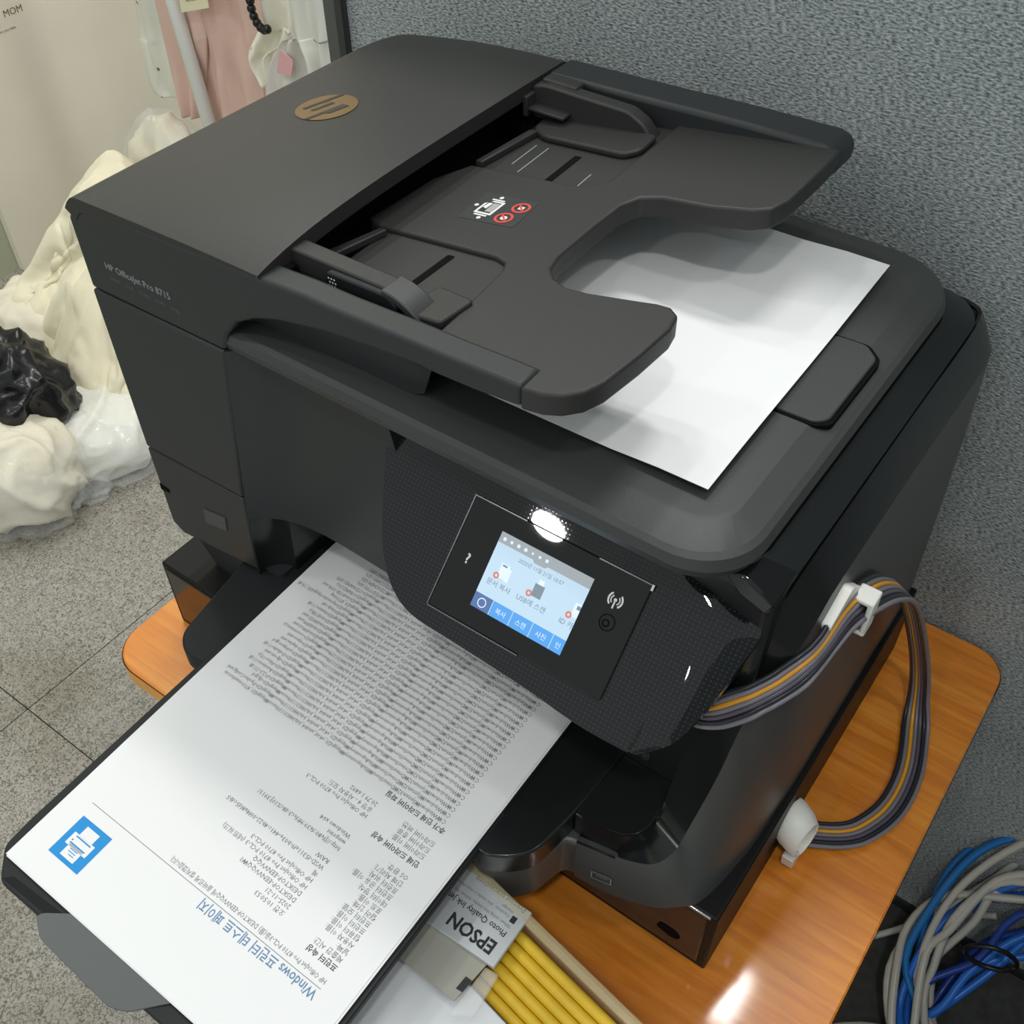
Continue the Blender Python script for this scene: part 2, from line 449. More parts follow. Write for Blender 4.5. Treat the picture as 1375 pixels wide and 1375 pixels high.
# ------------------------------------------------------------------ black stand under the printer
st = root('printer_stand', (10.5, 35, TZ), 'glossy black box stand between the printer and the orange table', 'stand')
SX0, SX1, SY0, SY1, SZ = -12.5, 33.5, 21.0, 50.6, -3.15
part('stand_shell', box(SX0, SX1, SY0, SY1, TZ, SZ), mat('black_board', (.008, .008, .008, 1), .45, spec=.2), st, bevel=.15)
part('front_panel', box(SX0 + .5, SX1 - .55, SY0 - .12, SY0 + .1, TZ + .7, SZ - .35), mat('gloss_table_reflection', (.018, .011, .009, 1), .1), st, bevel=.08)  # black panel, with the table's brown reflection put into its colour
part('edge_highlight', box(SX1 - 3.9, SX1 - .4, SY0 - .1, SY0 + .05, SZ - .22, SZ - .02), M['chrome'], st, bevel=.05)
for (x, z) in ((29.9, -3.9), (30.9, -7.6)):
    part('notch', prism(rpoly([(x - .85, z - .25), (x - .6, z + .45), (x + .5, z + .45), (x + .85, z - .1), (x + .3, z - .55)], .3), lambda u, v, w: (u, w, v), SY0 - .18, SY0 + .3), M['void'], st)

# ------------------------------------------------------------------ printer
pr = root('printer', (10.65, 35, SZ), 'dark grey all-in-one inkjet printer with document feeder on top of the black stand', 'printer')
BZ = SZ
YF = 22.2
# --- base blocks
part('rear_body', join(box(-1.5, 31.0, 29.0, 51.0, BZ, 19.4), box(-11.1, -1.5, 26.0, 51.0, BZ, 19.4)), M['plastic_dark'], pr, bevel=.3)
# front left column with its two cover panels
lc = lambda u, v, w: (u, w, v)
part('left_cover', prism([(-11.15, 8.15), (-2.0, 8.55), (-.2, 20.65), (-11.15, 20.4)], lc, YF, YF + 3), M['plastic_shaded'], pr, bevel=.18)
lower = part('lower_left_cover', prism([(-11.1, 1.0), (-10.2, .35), (-2.5, 1.5), (-2.05, 8.4), (-11.15, 8.0)], lc, YF + .03, YF + 3), M['plastic_shaded'], pr, bevel=.12)
part('port_mark', prism(rpoly([(-6.85, 3.45), (-4.7, 3.95), (-4.5, 5.3), (-6.75, 4.9)], .1), lc, YF - .03, YF + .1), mat('faint_grey_mark', srgb(62, 65, 66), .4), pr)
part('release_notch', prism([(-11.1, 4.2), (-10.2, 4.35), (-10.2, 4.65), (-11.1, 4.75)], lc, YF - .02, YF + .1), M['void'], pr)
part('base_skirt', join(loft([ring(rrect(-9.2, -1.0, 23.2, 50.8, .5), BZ), ring(rrect(-10.9, -1.0, 22.8, 50.8, .5), 1.2)])), M['plastic_shaded'], pr, smooth=False)
part('side_cover', box(-11.15, -10.7, YF + .3, 50.8, 1.2, 20.5), M['plastic_shaded'], pr)
# recessed door under the scanner lip: bows backwards from the left cover
rows = []
for zi in range(9):
    t = zi / 8; z = 6.6 + t * 14.0
    xl = -1.95 + (z - 8.0) / 12.6 * 1.75
    row = []
    for k in range(15):
        s = k / 14; x = xl + s * (9.35 + (20.6 - z) * .2 - xl)
        bow = 1.9 * (1 - math.exp(-s * 8)) * (1 - .1 * t) + .05
        zz = z - (0 if zi else (1.0 * max(0, s - .35)))
        row.append((x, YF + bow, zz))
    rows.append(row)
part('access_door', loft(rows, False, False, False), M['plastic_shaded'], pr, smooth=True, solid=-.6)
ck = []
for k in range(9):
    t = k / 8; a = t * math.pi / 2
    ck.append([(-2.5 + 1.8 * (1 - math.cos(a)), YF + .12 + 1.7 * math.sin(a), .95), (-2.15 + 1.8 * (1 - math.cos(a)), YF + .12 + 1.7 * math.sin(a), 7.1)])
ck += [[(-.62, 27.5, 1.2), (-.3, 27.5, 7.1)]]
part('mouth_cheek', loft(ck, False, False, False), M['semi'], pr, smooth=True, solid=-.3)
part('mouth_interior', join(box(-1.2, 25.5, 28.6, 29.2, 1, 14), box(-1.2, 25.5, 26.0, 29.2, 9.5, 10.0), box(-1.8, -1.2, 25, 29, .9, 7)), M['void'], pr)
part('mouth_roller_arm', join(box(1.2, 1.6, 25.6, 26.4, 4.6, 6.8), box(.4, 2.4, 25.9, 26.2, 5.2, 5.5)), M['plastic_dark'], pr, bevel=.06)

# --- right column, inner wall and satin side shell
part('right_column', box(24.2, 31.0, 24.8, 29.5, .6, 19.4), M['semi'], pr, bevel=.4, seg=3)
rim = [(25.0, 19.55, -1.0), (26.41, 19.8, -0.91), (27.56, 20.0, -0.87), (28.89, 20.3, -0.5), (29.61, 20.7, -0.13), (30.1, 21.4, 0.62), (30.18, 22.2, 1.22), (30.36, 23.0, 2.76),
       (30.67, 23.9, 5.43), (30.93, 24.6, 8.69), (31.12, 25.0, 10.31), (31.73, 25.7, 12.85), (32.25, 26.6, 14.92), (32.39, 27.8, 16.1), (32.4, 30.0, 16.7), (32.4, 40, 16.75), (32.4, 50, 16.75), (31.6, 52.0, 16.75), (28, 52.4, 16.75)]
bot = [(25.2, 19.2, -4.6), (26.9, 19.25, -4.4), (28.0, 19.35, -4.1), (29.4, 19.6, -3.7), (30.5, 19.95, -3.4), (31.4, 20.6, -3.2), (31.95, 21.1, -3.15), (32.3, 22.0, -3.15),
       (32.6, 23.4, -3.15), (32.8, 24.8, -3.15), (32.95, 26.0, -3.15), (33.05, 28.0, -3.15), (33.1, 30.0, -3.15), (33.15, 32.2, -3.15), (33.15, 35, -3.15), (33.15, 42, -3.15), (33.1, 50, -3.15), (32.2, 51.6, -3.15), (28, 52, -3.15)]
rim_s = smooth_path(rim, 4); bot_s = smooth_path(bot, 4)
mid = []
N = 8
rings = []
for k in range(N + 1):
    t = k / N
    rg = []
    for a, b in zip(rim_s, bot_s):
        q = Vector(a).lerp(Vector(b), t)
        bul = math.sin(math.pi * t) * .15
        out = Vector((q.x - 22, q.y - 36, 0)).normalized()
        rg.append(tuple(q + out * bul))
    rings.append(rg)
part('side_shell', loft(rings, False, False, False), M['satin'], pr, smooth=True, solid=.35)
# glossy inner wall between the shelf, the panel and the rim
inner = [(24.9, 20.05, .8), (26.12, 20.1, .8), (27.32, 20.42, .8), (27.99, 20.96, .8), (28.24, 21.57, .8), (28.28, 22.15, .8), (28.25, 23.2, .9), (28.22, 23.96, 2.2),
         (28.3, 24.8, 5.0), (28.6, 25.2, 8), (29.0, 25.4, 10.3), (29.8, 25.6, 13.5), (30.6, 25.8, 16), (31.0, 26.5, 17.6), (31.2, 28.5, 18.8), (31.33, 40, 19.5), (31.33, 49, 19.5), (30.6, 51.2, 19.5), (28, 51.6, 19.5)]
part('inner_flank', loft([smooth_path(inner, 4), [(a[0] + (b[0] - a[0]) * (.08 if i_ < 26 else .4), a[1] + (b[1] - a[1]) * (.08 if i_ < 26 else .4), (min(a[2], b[2]) - .15) if i_ < 26 else (a[2] * (.65 if i_ > 40 else .5) + b[2] * (.35 if i_ > 40 else .5))) for i_, (a, b) in enumerate(zip(smooth_path(inner, 4), rim_s))], rim_s], False, False, False), M['flank'], pr, smooth=True, solid=.2)
# tray icon on the satin front
ic = lambda u, v: (u, 19.62 - (u - 26) * -.02, v)
part('tray_icon', join(*[quad(26.3 + a, -3.35 + b, 26.3 + c, -3.35 + d, lambda u, v: (u, 19.12 + (u - 26) * .14, v + (u - 26.3) * .12)) for a, b, c, d in ((0, 0, 1.25, .07), (0, .73, 1.25, .8), (0, 0, .07, .8), (1.18, 0, 1.25, .8), (.3, .5, 1.0, .55))]), M['label_grey'], pr)

# --- output arms and shelf
PT = .052
def az(y): return PT * y - .28
armR = rpoly([(20.6, 27.0), (20.6, 15.45), (21.7, 15.15), (22.9, 15.8), (23.95, 16.9), (24.45, 19.9), (24.9, 27.0)], 1.0)
armL = rpoly([(.6, 27.5), (.6, 15.5), (-.6, 15.3), (-2.1, 15.0), (-3.35, 15.9), (-4.6, 23.9), (-4.2, 27.5)], 1.0)
part('right_tray_arm', prism(armR, lambda u, v, w: (u, v, az(v) + w), -1.9, 0), M['semi'], pr, bevel=.12)
part('left_tray_arm', prism(armL, lambda u, v, w: (u, v, az(v) + w), -1.7, 0), M['plastic_dark'], pr, bevel=.15)
part('paper_tray_front', prism(rpoly([(20.4, 26.0), (20.4, 15.55), (21.6, 15.35), (22.9, 15.95), (23.8, 17.0), (24.4, 19.3), (25.4, 19.5), (25.4, 26.0)], .8), lambda u, v, w: (u, v, w), -5.0, az(18) - 1.85), M['satin'], pr, bevel=.3, seg=3)
part('right_shelf', prism([(24.5, 28), (24.5, 20.0), (24.9, 20.04), (26.12, 20.1), (27.32, 20.42), (27.99, 20.96), (28.24, 21.57), (28.28, 22.15), (28.22, 23.96), (28.1, 28)], lambda u, v, w: (u, v, w), -1.6, .8), M['semi'], pr, bevel=.08)
part('tray_bed', prism([(-.2, 28.4), (-.2, 8.0), (21.2, 8.0), (21.2, 28.4)], lambda u, v, w: (u, v, PT * v - .22 + w), -.8, 0), M['plastic_dark'], pr)
ext = part('tray_extension', prism(rpoly([(-.55, 18.0), (-.75, 2.0), (-.65, .3), (.9, -1.15), (14.0, -1.0), (22.0, -1.0), (21.45, 2.0), (21.3, 18.0)], .4), lambda u, v, w: (u, v, PT * v - .24 + w), -.55, 0), M['plastic_dark'], pr, bevel=.08)
part('extension_groove', prism([(.9, -.95), (4.6, -.85), (6.1, -.25), (1.3, -.55)], lambda u, v, w: (u, v, PT * v - .25 + w), 0, .05), M['gloss'], (pr, ext))
part('paper_stop', prism(rpoly([(4.15, -1.2), (5.3, -1.85), (11.0, -2.0), (12.0, -1.6), (13.9, .3), (6.3, .35), (4.4, -.85)], .35), lambda u, v, w: (u, v, PT * v - .08 + w - .1 * max(0, -v)), -.12, 0), mat('grey_flap', srgb(80, 83, 84), .4), pr, bevel=.04)

# --- scanner: bed bands and lid
def bodyring(x1, y0, y1, z, r1, r2): return ring(rrect(-11.1, x1, y0, y1, (.5, r1, r2, 2.5), 8), z)
part('scanner_band', loft([bodyring(31.33, 25.3, 51.5, 19.72, 1.2, 3.2), bodyring(29.8, 24.3, 49.6, 20.62, 1.5, 3.4)]), M['semi'], pr, smooth=False, bevel=.1)
part('band_front_cap', prism([(28.6, 20.5), (29.82, 20.6), (31.33, 19.72), (31.0, 18.9), (29.6, 19.4)], lc, 24.1, 27.0), M['gloss'], pr, bevel=.15)
part('seam_gap', loft([bodyring(31.1, 25.6, 51.2, 19.4, 1.2, 3.2), bodyring(29.6, 24.6, 49.4, 20.85, 1.5, 3.4)]), M['void'], pr)
LX0 = -.35
def lidring(x1, y0, y1, z, rf, rb): return ring(rrect(LX0, x1, y0, y1, (.3, rf, rb, .3), 10), z)
lid = part('scanner_lid', loft([lidring(29.72, 22.5, 50.2, 20.75, 3.0, 4.2), lidring(29.95, 22.35, 50.4, 21.25, 3.2, 4.4), lidring(29.75, 22.5, 50.3, 21.75, 3.2, 4.4), lidring(29.45, 22.8, 50.0, 21.92, 3.0, 4.2),
                           lidring(28.25, 24.25, 48.8, 22.28, 1.9, 3.0), lidring(27.9, 24.6, 48.4, 22.3, 1.7, 2.8)]), M['plastic_lid'], pr, smooth=True)
lid.data.set_sharp_from_angle(angle=math.radians(12))
hz = lambda u, v, w: (u, v, w)
part('lid_latch', prism(rpoly([(26.4, 32.9), (28.45, 33.0), (28.95, 33.5), (28.95, 39.1), (28.1, 39.9), (26.4, 39.8)], .3), hz, 22.2, 22.48), M['plastic_lid'], pr, bevel=.08)
part('latch_gap', prism(rpoly([(26.2, 32.75), (28.5, 32.8), (29.15, 33.3), (29.15, 39.2), (28.2, 40.1), (26.2, 40.0)], .3), hz, 22.0, 22.34), M['void'], pr)

# --- document feeder
def xl(y): return -11.05 + (0 if y < 45.2 else (3.8 - math.sqrt(max(0, 3.8 ** 2 - (y - 45.2) ** 2))))
def ztop(x, y):
    f = math.sin(min(1, max(0, (x + 11.05) / 15.05)) * math.pi / 2)
    g = .25 + .75 * (1 - math.exp(-(y - 22.2) / 4.2))
    z = 26.55 + 1.6 * f * g
    d = x - xl(y)
    if d < 1.3: z -= .95 * (1 - d / 1.3) ** 2
    e = 49.0 - y
    if e < 1.2: z -= .6 * (1 - e / 1.2) ** 2
    return z
ys = [22.2, 22.25, 22.4, 22.7, 23.1, 23.7, 24.4, 25.2, 26.2, 27.5] + [28 + i * 1.7 for i in range(11)] + [45.6, 46.2, 46.8, 47.3, 47.8, 48.2, 48.5, 48.75, 48.9, 49.0]
ss = [0, .01, .025, .05, .08, .12, .2, .3, .4, .5, .6, .7, .8, .9, .97, 1]
SEAMX = 4.0
grid = [[(xl(y) + s * (SEAMX - xl(y)), y, ztop(xl(y) + s * (SEAMX - xl(y)), y)) for s in ss] for y in ys]
cover = part('feeder_cover', loft(grid, False, False, False), M['plastic'], pr, smooth=True, solid=.9)
part('feeder_base', join(loft([ring(rrect(-11.1, -4.2, YF + .4, 48.9, (.3, .2, .2, 3.6)), 20.65), ring(rrect(-11.1, -4.2, YF + .4, 48.9, (.3, .2, .2, 3.6)), 25.6)])), M['plastic_shaded'], pr)
part('feed_throat', join(box(-4.3, 2.0, 23.8, 47.5, 24.0, 27.0), box(2.0, 4.4, 23.8, 24.4, 24, 26.6), box(2.0, 5.2, 24.4, 46.6, 22.6, 24.3), box(2.0, 6.0, 44.2, 46.6, 22.6, 25.6)), M['void'], pr)
fas_top = [(-11.1, 25.1), (-10.6, 25.55), (-8.74, 26.0), (-7.1, 26.25), (-3.8, 26.5), (3.87, 26.8), (6.66, 26.98), (8.97, 27.0), (13.21, 27.2), (15.49, 27.25), (18.5, 27.4), (19.35, 27.4)]
fas_low = [(19.35, 26.25), (17.04, 26.0), (14.8, 25.9), (13.6, 25.95), (12.4, 25.85), (11.07, 25.72), (7.75, 25.3), (4.66, 24.62), (2.96, 24.0), (1.38, 23.1), (.4, 21.95), (-.1, 20.72), (-11.1, 20.5)]
part('feeder_front', prism(fas_top + fas_low, lc, YF + .04, 23.75), M['plastic_shaded'], pr, bevel=.22, seg=3)
rs = []
arch = [(22.3, 27.05), (20.16, 26.5), (17.04, 26.0), (14.33, 25.7), (13.0, 25.8), (11.07, 25.72), (7.75, 25.3), (4.66, 24.62), (2.96, 24.0), (1.38, 23.1), (.4, 21.95), (-.1, 20.9)]
# concave cove below the front, curving in to the lid
cov = []
upp = [(13.1, 25.8), (12.4, 25.75), (11.07, 25.68), (9.4, 25.5), (7.75, 25.26), (6.2, 24.98), (4.66, 24.58), (3.8, 24.32), (2.96, 23.96), (2.1, 23.55), (1.38, 23.06), (.8, 22.55), (.4, 21.95), (.1, 21.4)]
for x, z in upp:
    lo = 21.95 if x < 11.3 else 21.95 + (z - .25 - 21.95) * (1 - math.sqrt(max(0, 1 - ((x - 11.3) / 1.85) ** 2)))
    lo = min(lo, z - .05)
    cov.append([(x, YF + .55, z + .1), (x, 22.95, z - (z - lo) * .10), (x, 23.3, z - (z - lo) * .28), (x, 23.6, z - (z - lo) * .5), (x, 23.85, z - (z - lo) * .78), (x, 23.95, lo - .05)])
part('cove', loft(cov, False, False, False), M['plastic_shaded'], pr, smooth=True, solid=-.3)
part('exit_slot_liner', box(-4.0, 11.9, 25.2, 25.7, 22.3, 25.2), M['void'], pr)
part('back_rail', prism([(3.9, 26.0), (3.9, 28.05), (10, 28.2), (17, 28.45), (21.5, 28.5), (22.1, 28.3), (22.4, 27.8), (22.3, 26.9), (17, 26.3), (10, 25.6)], lc, 46.4, 48.95), M['plastic_shaded'], pr, bevel=.35, seg=3)
part('rail_leg', box(3.9, 9.0, 46.6, 48.8, 22.2, 26.2), M['plastic_dark'], pr, bevel=.2)
# input tray: base sheet and raised deck with the finger cut-out
def tz(x, y): return 25.58 + .13 * (x - 5.5) + .03 * (y - 23.7)
prong = [(19.3, 22.24), (20.4, 22.3), (21.2, 22.6), (21.85, 23.2), (22.25, 24.1), (22.56, 26.37), (22.71, 28.6), (22.5, 29.6), (21.9, 30.05), (21.2, 30.08), (20.05, 29.89), (17.89, 29.57), (16.71, 29.55), (15.79, 29.94), (15.1, 30.64), (14.8, 31.75), (14.8, 34.9), (14.9, 37.2), (15.4, 38.3), (16.44, 38.7), (18.99, 38.72), (21.18, 39.15), (22.0, 39.65), (22.35, 40.72), (22.45, 44.98), (22.4, 46.6)]
part('tray_base', prism([(4.6, 23.7), (14.0, 23.7), (14.0, 46.6), (4.6, 46.6)], lambda u, v, w: (u, v, tz(u, v) + w), -1.15, -.28), M['plastic'], pr, bevel=.12)
deck = prong + [(12.9, 46.6), (12.9, 39.4), (12.3, 38.6), (11.6, 38.2), (5.4, 38.2), (4.5, 38.2), (3.4, 36), (3.0, 31), (4.4, 30.55), (5.3, 30.6), (11.9, 30.5), (12.7, 30.2), (13.0, 29.5), (13.4, 25.3), (13.5, 23.62), (19.3, 23.62)]
part('feed_tray', prism(deck, lambda u, v, w: (u, v, tz(u, v) + w), -1.2, 0), M['plastic'], pr, bevel=.16, seg=3)
for q in ([(3.3, 27.0), (4.5, 30.3), (5.0, 30.3), (4.0, 27.0)], [(4.5, 38.5), (5.0, 38.5), (5.7, 43.0), (5.1, 43.0)]):
    part('recess_lip', prism(q, lambda u, v, w: (u, v, tz(u, v) + w), -.3, .12), M['plastic'], pr, bevel=.08)
part('guide_slot', prism(rpoly([(9.25, 38.0), (9.7, 38.0), (9.65, 41.6), (9.2, 41.6)], .1), lambda u, v, w: (u, v, tz(u, v) + w), -.31, -.25), M['void'], pr)
part('guide_slot', prism(rpoly([(9.2, 26.6), (9.65, 26.6), (9.75, 30.0), (9.3, 30.0)], .1), lambda u, v, w: (u, v, tz(u, v) + w), -.31, -.25), M['void'], pr)
for (x, y0, y1) in ((7.2, 38.8, 41.9), (6.3, 39.5, 42.0), (11.3, 38.6, 40.0)):
    part('scratch_line', prism([(x, y0), (x + .07, y0), (x + .02, y1), (x - .05, y1)], lambda u, v, w: (u, v, tz(u, v) + w), -.30, -.26), M['label_grey'], pr)
# sticker
stf = lambda u, v: (u, v, tz(u, v) + .03)
sk = part('feeder_sticker', prism(rpoly([(7.55, 32.95), (11.05, 33.1), (10.8, 35.75), (7.4, 35.85)], .2), lambda u, v, w: (u, v, tz(u, v) + w), 0, .02), mat('dark_sticker', srgb(52, 52, 54), .4), pr)
part('sticker_page_mark', join(poly([(8.05, 33.7), (9.15, 33.7), (9.15, 35.1), (8.45, 35.1), (8.05, 34.7)], stf), *[poly(disc(a, b, .13, 8), stf) for a, b in ((7.75, 34.4), (8.6, 35.5), (8.7, 33.3))], quad(8.2, 35.15, 9.0, 35.28, stf), quad(8.2, 33.5, 9.0, 33.63, stf)), M['white_print'], (pr, sk))
st2 = lambda u, v: (u, v, tz(u, v) + .04)
part('sticker_page_lines', join(quad(8.2, 33.85, 9.0, 34.95, st2)), M['black_print'], (pr, sk))
st3 = lambda u, v: (u, v, tz(u, v) + .05)
part('sticker_page_text', join(*[quad(8.62 + .1 * i, 33.95, 8.67 + .1 * i, 34.85, st3) for i in range(4)], poly([(8.25, 34.3), (8.5, 34.2), (8.55, 34.8), (8.3, 34.8)], st3)), M['white_print'], (pr, sk))
bars = []
for (a, b) in ((10.0, 33.75), (10.25, 34.95)):
    bars.append(annulus(a, b, .38, .52, st2))
    c = .707
    bars.append(([st2(a - c * .42 - .05, b + c * .42), st2(a - c * .42 + .05, b + c * .42 + .05), st2(a + c * .42 + .05, b - c * .42), st2(a + c * .42 - .05, b - c * .42 - .05)], [(0, 1, 2, 3)]))
part('prohibition_mark', join(*bars), M['red_print'], (pr, sk))
part('prohibition_symbol', join(poly(disc(10.0, 33.75, .2, 10), stf), quad(10.1, 34.8, 10.42, 35.1, stf)), M['white_print'], (pr, sk))
# paper guides
part('front_guide', prism(rpoly([(3.3, 25.4), (3.3, 27.25), (8.7, 27.3), (10.0, 27.3), (10.6, 26.4), (9, 25.5)], .25), lc, 24.55, 25.6), M['plastic'], pr, bevel=.1)
part('front_guide_foot', prism(rpoly([(11.0, 24.4), (13.3, 24.4), (13.6, 26.6), (11.2, 26.9)], .3), lambda u, v, w: (u, v, tz(u, v) + w), -.28, .22), M['plastic'], pr, bevel=.12)
tail_o = [(10.0 + 2.5 * math.sin(a), 25.55 + 1.85 * math.cos(a)) for a in [k * math.pi / 2 / 10 for k in range(11)]]
tail_i = [(10.0 + 2.0 * math.sin(a), 25.55 + 1.45 * math.cos(a)) for a in [k * math.pi / 2 / 10 for k in range(11)]]
part('guide_tail', prism(tail_o + tail_i[::-1], lc, 24.2, 25.7), M['plastic_lid'], pr, bevel=.08)
grip = part('guide_grip', prism(rpoly([(6.4, 26.2), (6.5, 27.1), (10.4, 27.2), (11.0, 26.6), (10.4, 26.0)], .3), lc, 24.2, 24.6), M['plastic_dark'], pr, bevel=.1)
part('grip_dots', join(*[poly(disc(6.75 + .18 * i + .06 * (j % 2), 26.45 + .2 * j, .06, 6), lambda u, v: (u, 24.15, v)) for i in range(3) for j in range(3)]), M['white_print'], (pr, grip))
part('back_guide', prism(rpoly([(4.1, 26.0), (4.0, 27.9), (5.0, 28.15), (7.0, 28.1), (10.6, 28.05), (11.6, 27.6), (12.5, 26.6), (12.4, 26.0)], .3), lc, 44.7, 45.7), M['plastic'], pr, bevel=.12)
part('back_guide_step', box(4.4, 6.8, 45.2, 46.2, 26.0, 28.25), M['plastic'], pr, bevel=.12)
part('back_guide_foot', prism(rpoly([(4.9, 44.8), (5.2, 43.2), (6.4, 42.5), (12.0, 42.1), (12.7, 42.9), (12.6, 44.8)], .4), lambda u, v, w: (u, v, tz(u, v) + w), -.28, .12), M['plastic'], pr, bevel=.12)
part('guide_tab', join(box(4.3, 6.8, 43.9, 44.8, 26.75, 26.95), box(4.0, 4.3, 43.8, 44.8, 26.4, 27.6)), M['plastic'], pr, bevel=.06)

# round gold emblem
LXC, LYC = -4.55, 36.3
lz = lambda u, v: (u, v, ztop(u, v) + .035)
lz2 = lambda u, v: (u, v, ztop(u, v) + .06)
gr = []
nr, na = 6, 40
V = [lz(LXC, LYC)]; F = []
for i in range(1, nr + 1):
    for k in range(na):
        a = 2 * math.pi * k / na; V.append(lz(LXC + 1.85 * i / nr * math.cos(a), LYC + 1.85 * i / nr * math.sin(a)))
for k in range(na): F.append((0, 1 + k, 1 + (k + 1) % na))
for i in range(nr - 1):
    for k in range(na): F.append((1 + i * na + k, 1 + i * na + (k + 1) % na, 1 + (i + 1) * na + (k + 1) % na, 1 + (i + 1) * na + k))
em = part('round_emblem', (V, F), M['gold'], pr, smooth=True)
def stroke(u0, v0, u1, v1, w):
    n = 8; Vs = []; Fs = []
    for k in range(n + 1):
        t = k / n; u = u0 + (u1 - u0) * t; v = v0 + (v1 - v0) * t
        Vs += [lz2(LXC + u - w / 2, LYC + v), lz2(LXC + u + w / 2, LYC + v)]
        if k: Fs.append((2 * k - 2, 2 * k - 1, 2 * k + 1, 2 * k))
    return Vs, Fs
part('emblem_strokes', join(stroke(-1.15, -.75, -.35, 1.8, .28), stroke(-.45, -.75, -.02, .62, .28), stroke(-.75, .55, -.02, .62, .25), stroke(.12, -1.8, .85, .62, .28), stroke(.72, -.7, 1.12, .62, .28),
                            stroke(.85, .5, 1.12, .5, .5), stroke(.5, -.6, .72, -.6, .45)), M['plastic'], (pr, em))
# model lettering on the front
lf = lambda u, v: (u, YF + .02, v)
part('model_lettering', text_vf([('HP OfficeJet Pro 8715', .62, -9.0, 22.55, 'LEFT', 0, .012, 5.3)], lf), M['label_grey'], pr)
part('function_lettering', text_vf([('PRINT     FAX     SCAN     COPY     WEB', .36, -8.85, 21.85, 'LEFT', 0, .005, 5.7)], lf), M['label_dim'], pr)

# --- control panel
S0 = Vector((17.531, 23.172, 16.799)); TL = .7953
UP = Vector((0, math.cos(TL), math.sin(TL))); NN = Vector((0, -math.sin(TL), math.cos(TL)))
def pp(u, v, w=0):
    return tuple(S0 + Vector((u, 0, 0)) + UP * v + NN * w)
out = [(-9.3, 4.2), (-8.51, 1.92), (-7.63, -0.4), (-6.33, -3.25), (-5.15, -4.84), (-3.8, -5.8), (-2.39, -6.14), (-0.46, -6.2), (4.24, -6.35), (7.21, -6.58), (9.6, -6.55), (11.1, -6.1), (12.13, -5.03), (12.92, -2.32), (13.32, -0.05), (13.46, 1.32), (12.4, 2.4), (11.6, 3.6), (11.0, 4.2)]
out_main = out[:10] + [(9.6, -6.55), (10.5, -6.35), (10.55, -5.2), (10.75, -3.6), (10.68, -2.02), (10.33, -1.06), (9.8, .19), (9.06, 1.33), (8.3, 2.3), (7.6, 4.2)]
outs = [tuple(q[:2]) for q in smooth_path([(a, b, 0) for a, b in out], 3)]
outm = [tuple(q[:2]) for q in smooth_path([(a, b, 0) for a, b in out_main], 3)]
panel = part('control_panel', prism(outm, lambda u, v, w: pp(u, v, w), -1.9, -.12), M['dots'], pr, bevel=.03, seg=2)
crease = [(7.4, 4.2), (8.1, 2.25), (8.85, 1.28), (9.6, .14), (10.13, -1.1), (10.48, -2.05), (10.55, -3.6), (10.35, -5.2), (10.3, -6.3)]
outer = [(10.4, 4.2, -1.2), (11.1, 2.9, -1.15), (12.45, 2.1, -1.1), (13.3, 1.2, -1.0), (13.2, .05, -.9), (12.95, -1.6, -.75), (12.6, -3.3, -.55), (12.0, -5.1, -.35), (10.7, -6.42, -.2)]
cs = smooth_path([(u, v, -.115) for u, v in crease], 4); os_ = smooth_path(outer, 4)
fl_rows = []
for a_, b_ in zip(cs, os_):
    fl_rows.append([pp(*(a_.lerp(b_, k / 10) + Vector((0, 0, (.28 + .1 * abs(b_.z)) * math.sin(math.pi * k / 10) * (1 - .35 * k / 10))))) for k in range(11)])
part('panel_flank', loft(fl_rows, False, False, False), M['dots'], pr, smooth=True, solid=1.1)
part('panel_core', prism([(u * .985 + .02, v * .985) for u, v in outs], pp, -1.9, -1.15), M['dots'], pr, bevel=.1)
part('panel_underside', prism([(u * .96 + .2, v * .93 + .1) for u, v in outs], lambda u, v, w: pp(u, v, w), -3.6, -1.6), M['semi'], pr, bevel=.6, seg=4)
gl = part('touch_glass', prism(rpoly([(-2.2, -5.1), (8.13, -5.03), (8.13, 1.03), (-2.15, 1.03)], .15, 3), pp, -.3, .02), M['glass'], pr, bevel=.05)
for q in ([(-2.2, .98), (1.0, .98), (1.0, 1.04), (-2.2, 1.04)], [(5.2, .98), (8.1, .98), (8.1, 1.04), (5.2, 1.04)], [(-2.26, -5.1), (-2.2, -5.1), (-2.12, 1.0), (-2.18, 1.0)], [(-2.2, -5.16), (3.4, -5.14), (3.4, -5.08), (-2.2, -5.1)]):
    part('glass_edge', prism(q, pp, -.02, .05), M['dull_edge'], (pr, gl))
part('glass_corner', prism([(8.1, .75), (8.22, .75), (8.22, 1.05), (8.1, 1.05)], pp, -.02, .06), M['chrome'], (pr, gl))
def lay(h): return lambda u, v: pp(u, v, h)
part('display', poly([(0, 0), (5.4, 0), (5.4, -4.05), (0, -4.05)], lay(.03)), M['screen'], (pr, gl))
part('display_top_bar', poly([(0, 0), (5.4, 0), (5.4, -.55), (3.0, -.55), (2.85, -.68), (2.25, -.68), (2.1, -.55), (0, -.55)], lay(.034)), M['screen_bar'], (pr, gl))
part('display_tile', quad(0, -4.05, 1.08, -3.28, lay(.034)), M['screen_navy'], (pr, gl))
for a, b in ((1.12, 2.28), (2.32, 3.48), (3.52, 4.68), (4.72, 5.4)):
    part('display_tile', quad(a, -4.05, b, -3.28, lay(.034)), M['screen_blue'], (pr, gl))
part('display_tile_lettering', text_vf([('복사', .34, 1.7, -3.8, 'CENTER'), ('스캔', .34, 2.9, -3.8, 'CENTER'), ('사진', .34, 4.1, -3.8, 'CENTER'), ('인', .34, 5.1, -3.8, 'CENTER')], lay(.038)), M['screen_white'], (pr, gl))
part('display_share_mark', annulus(.55, -3.68, .2, .25, lay(.038)), M['screen_white'], (pr, gl))
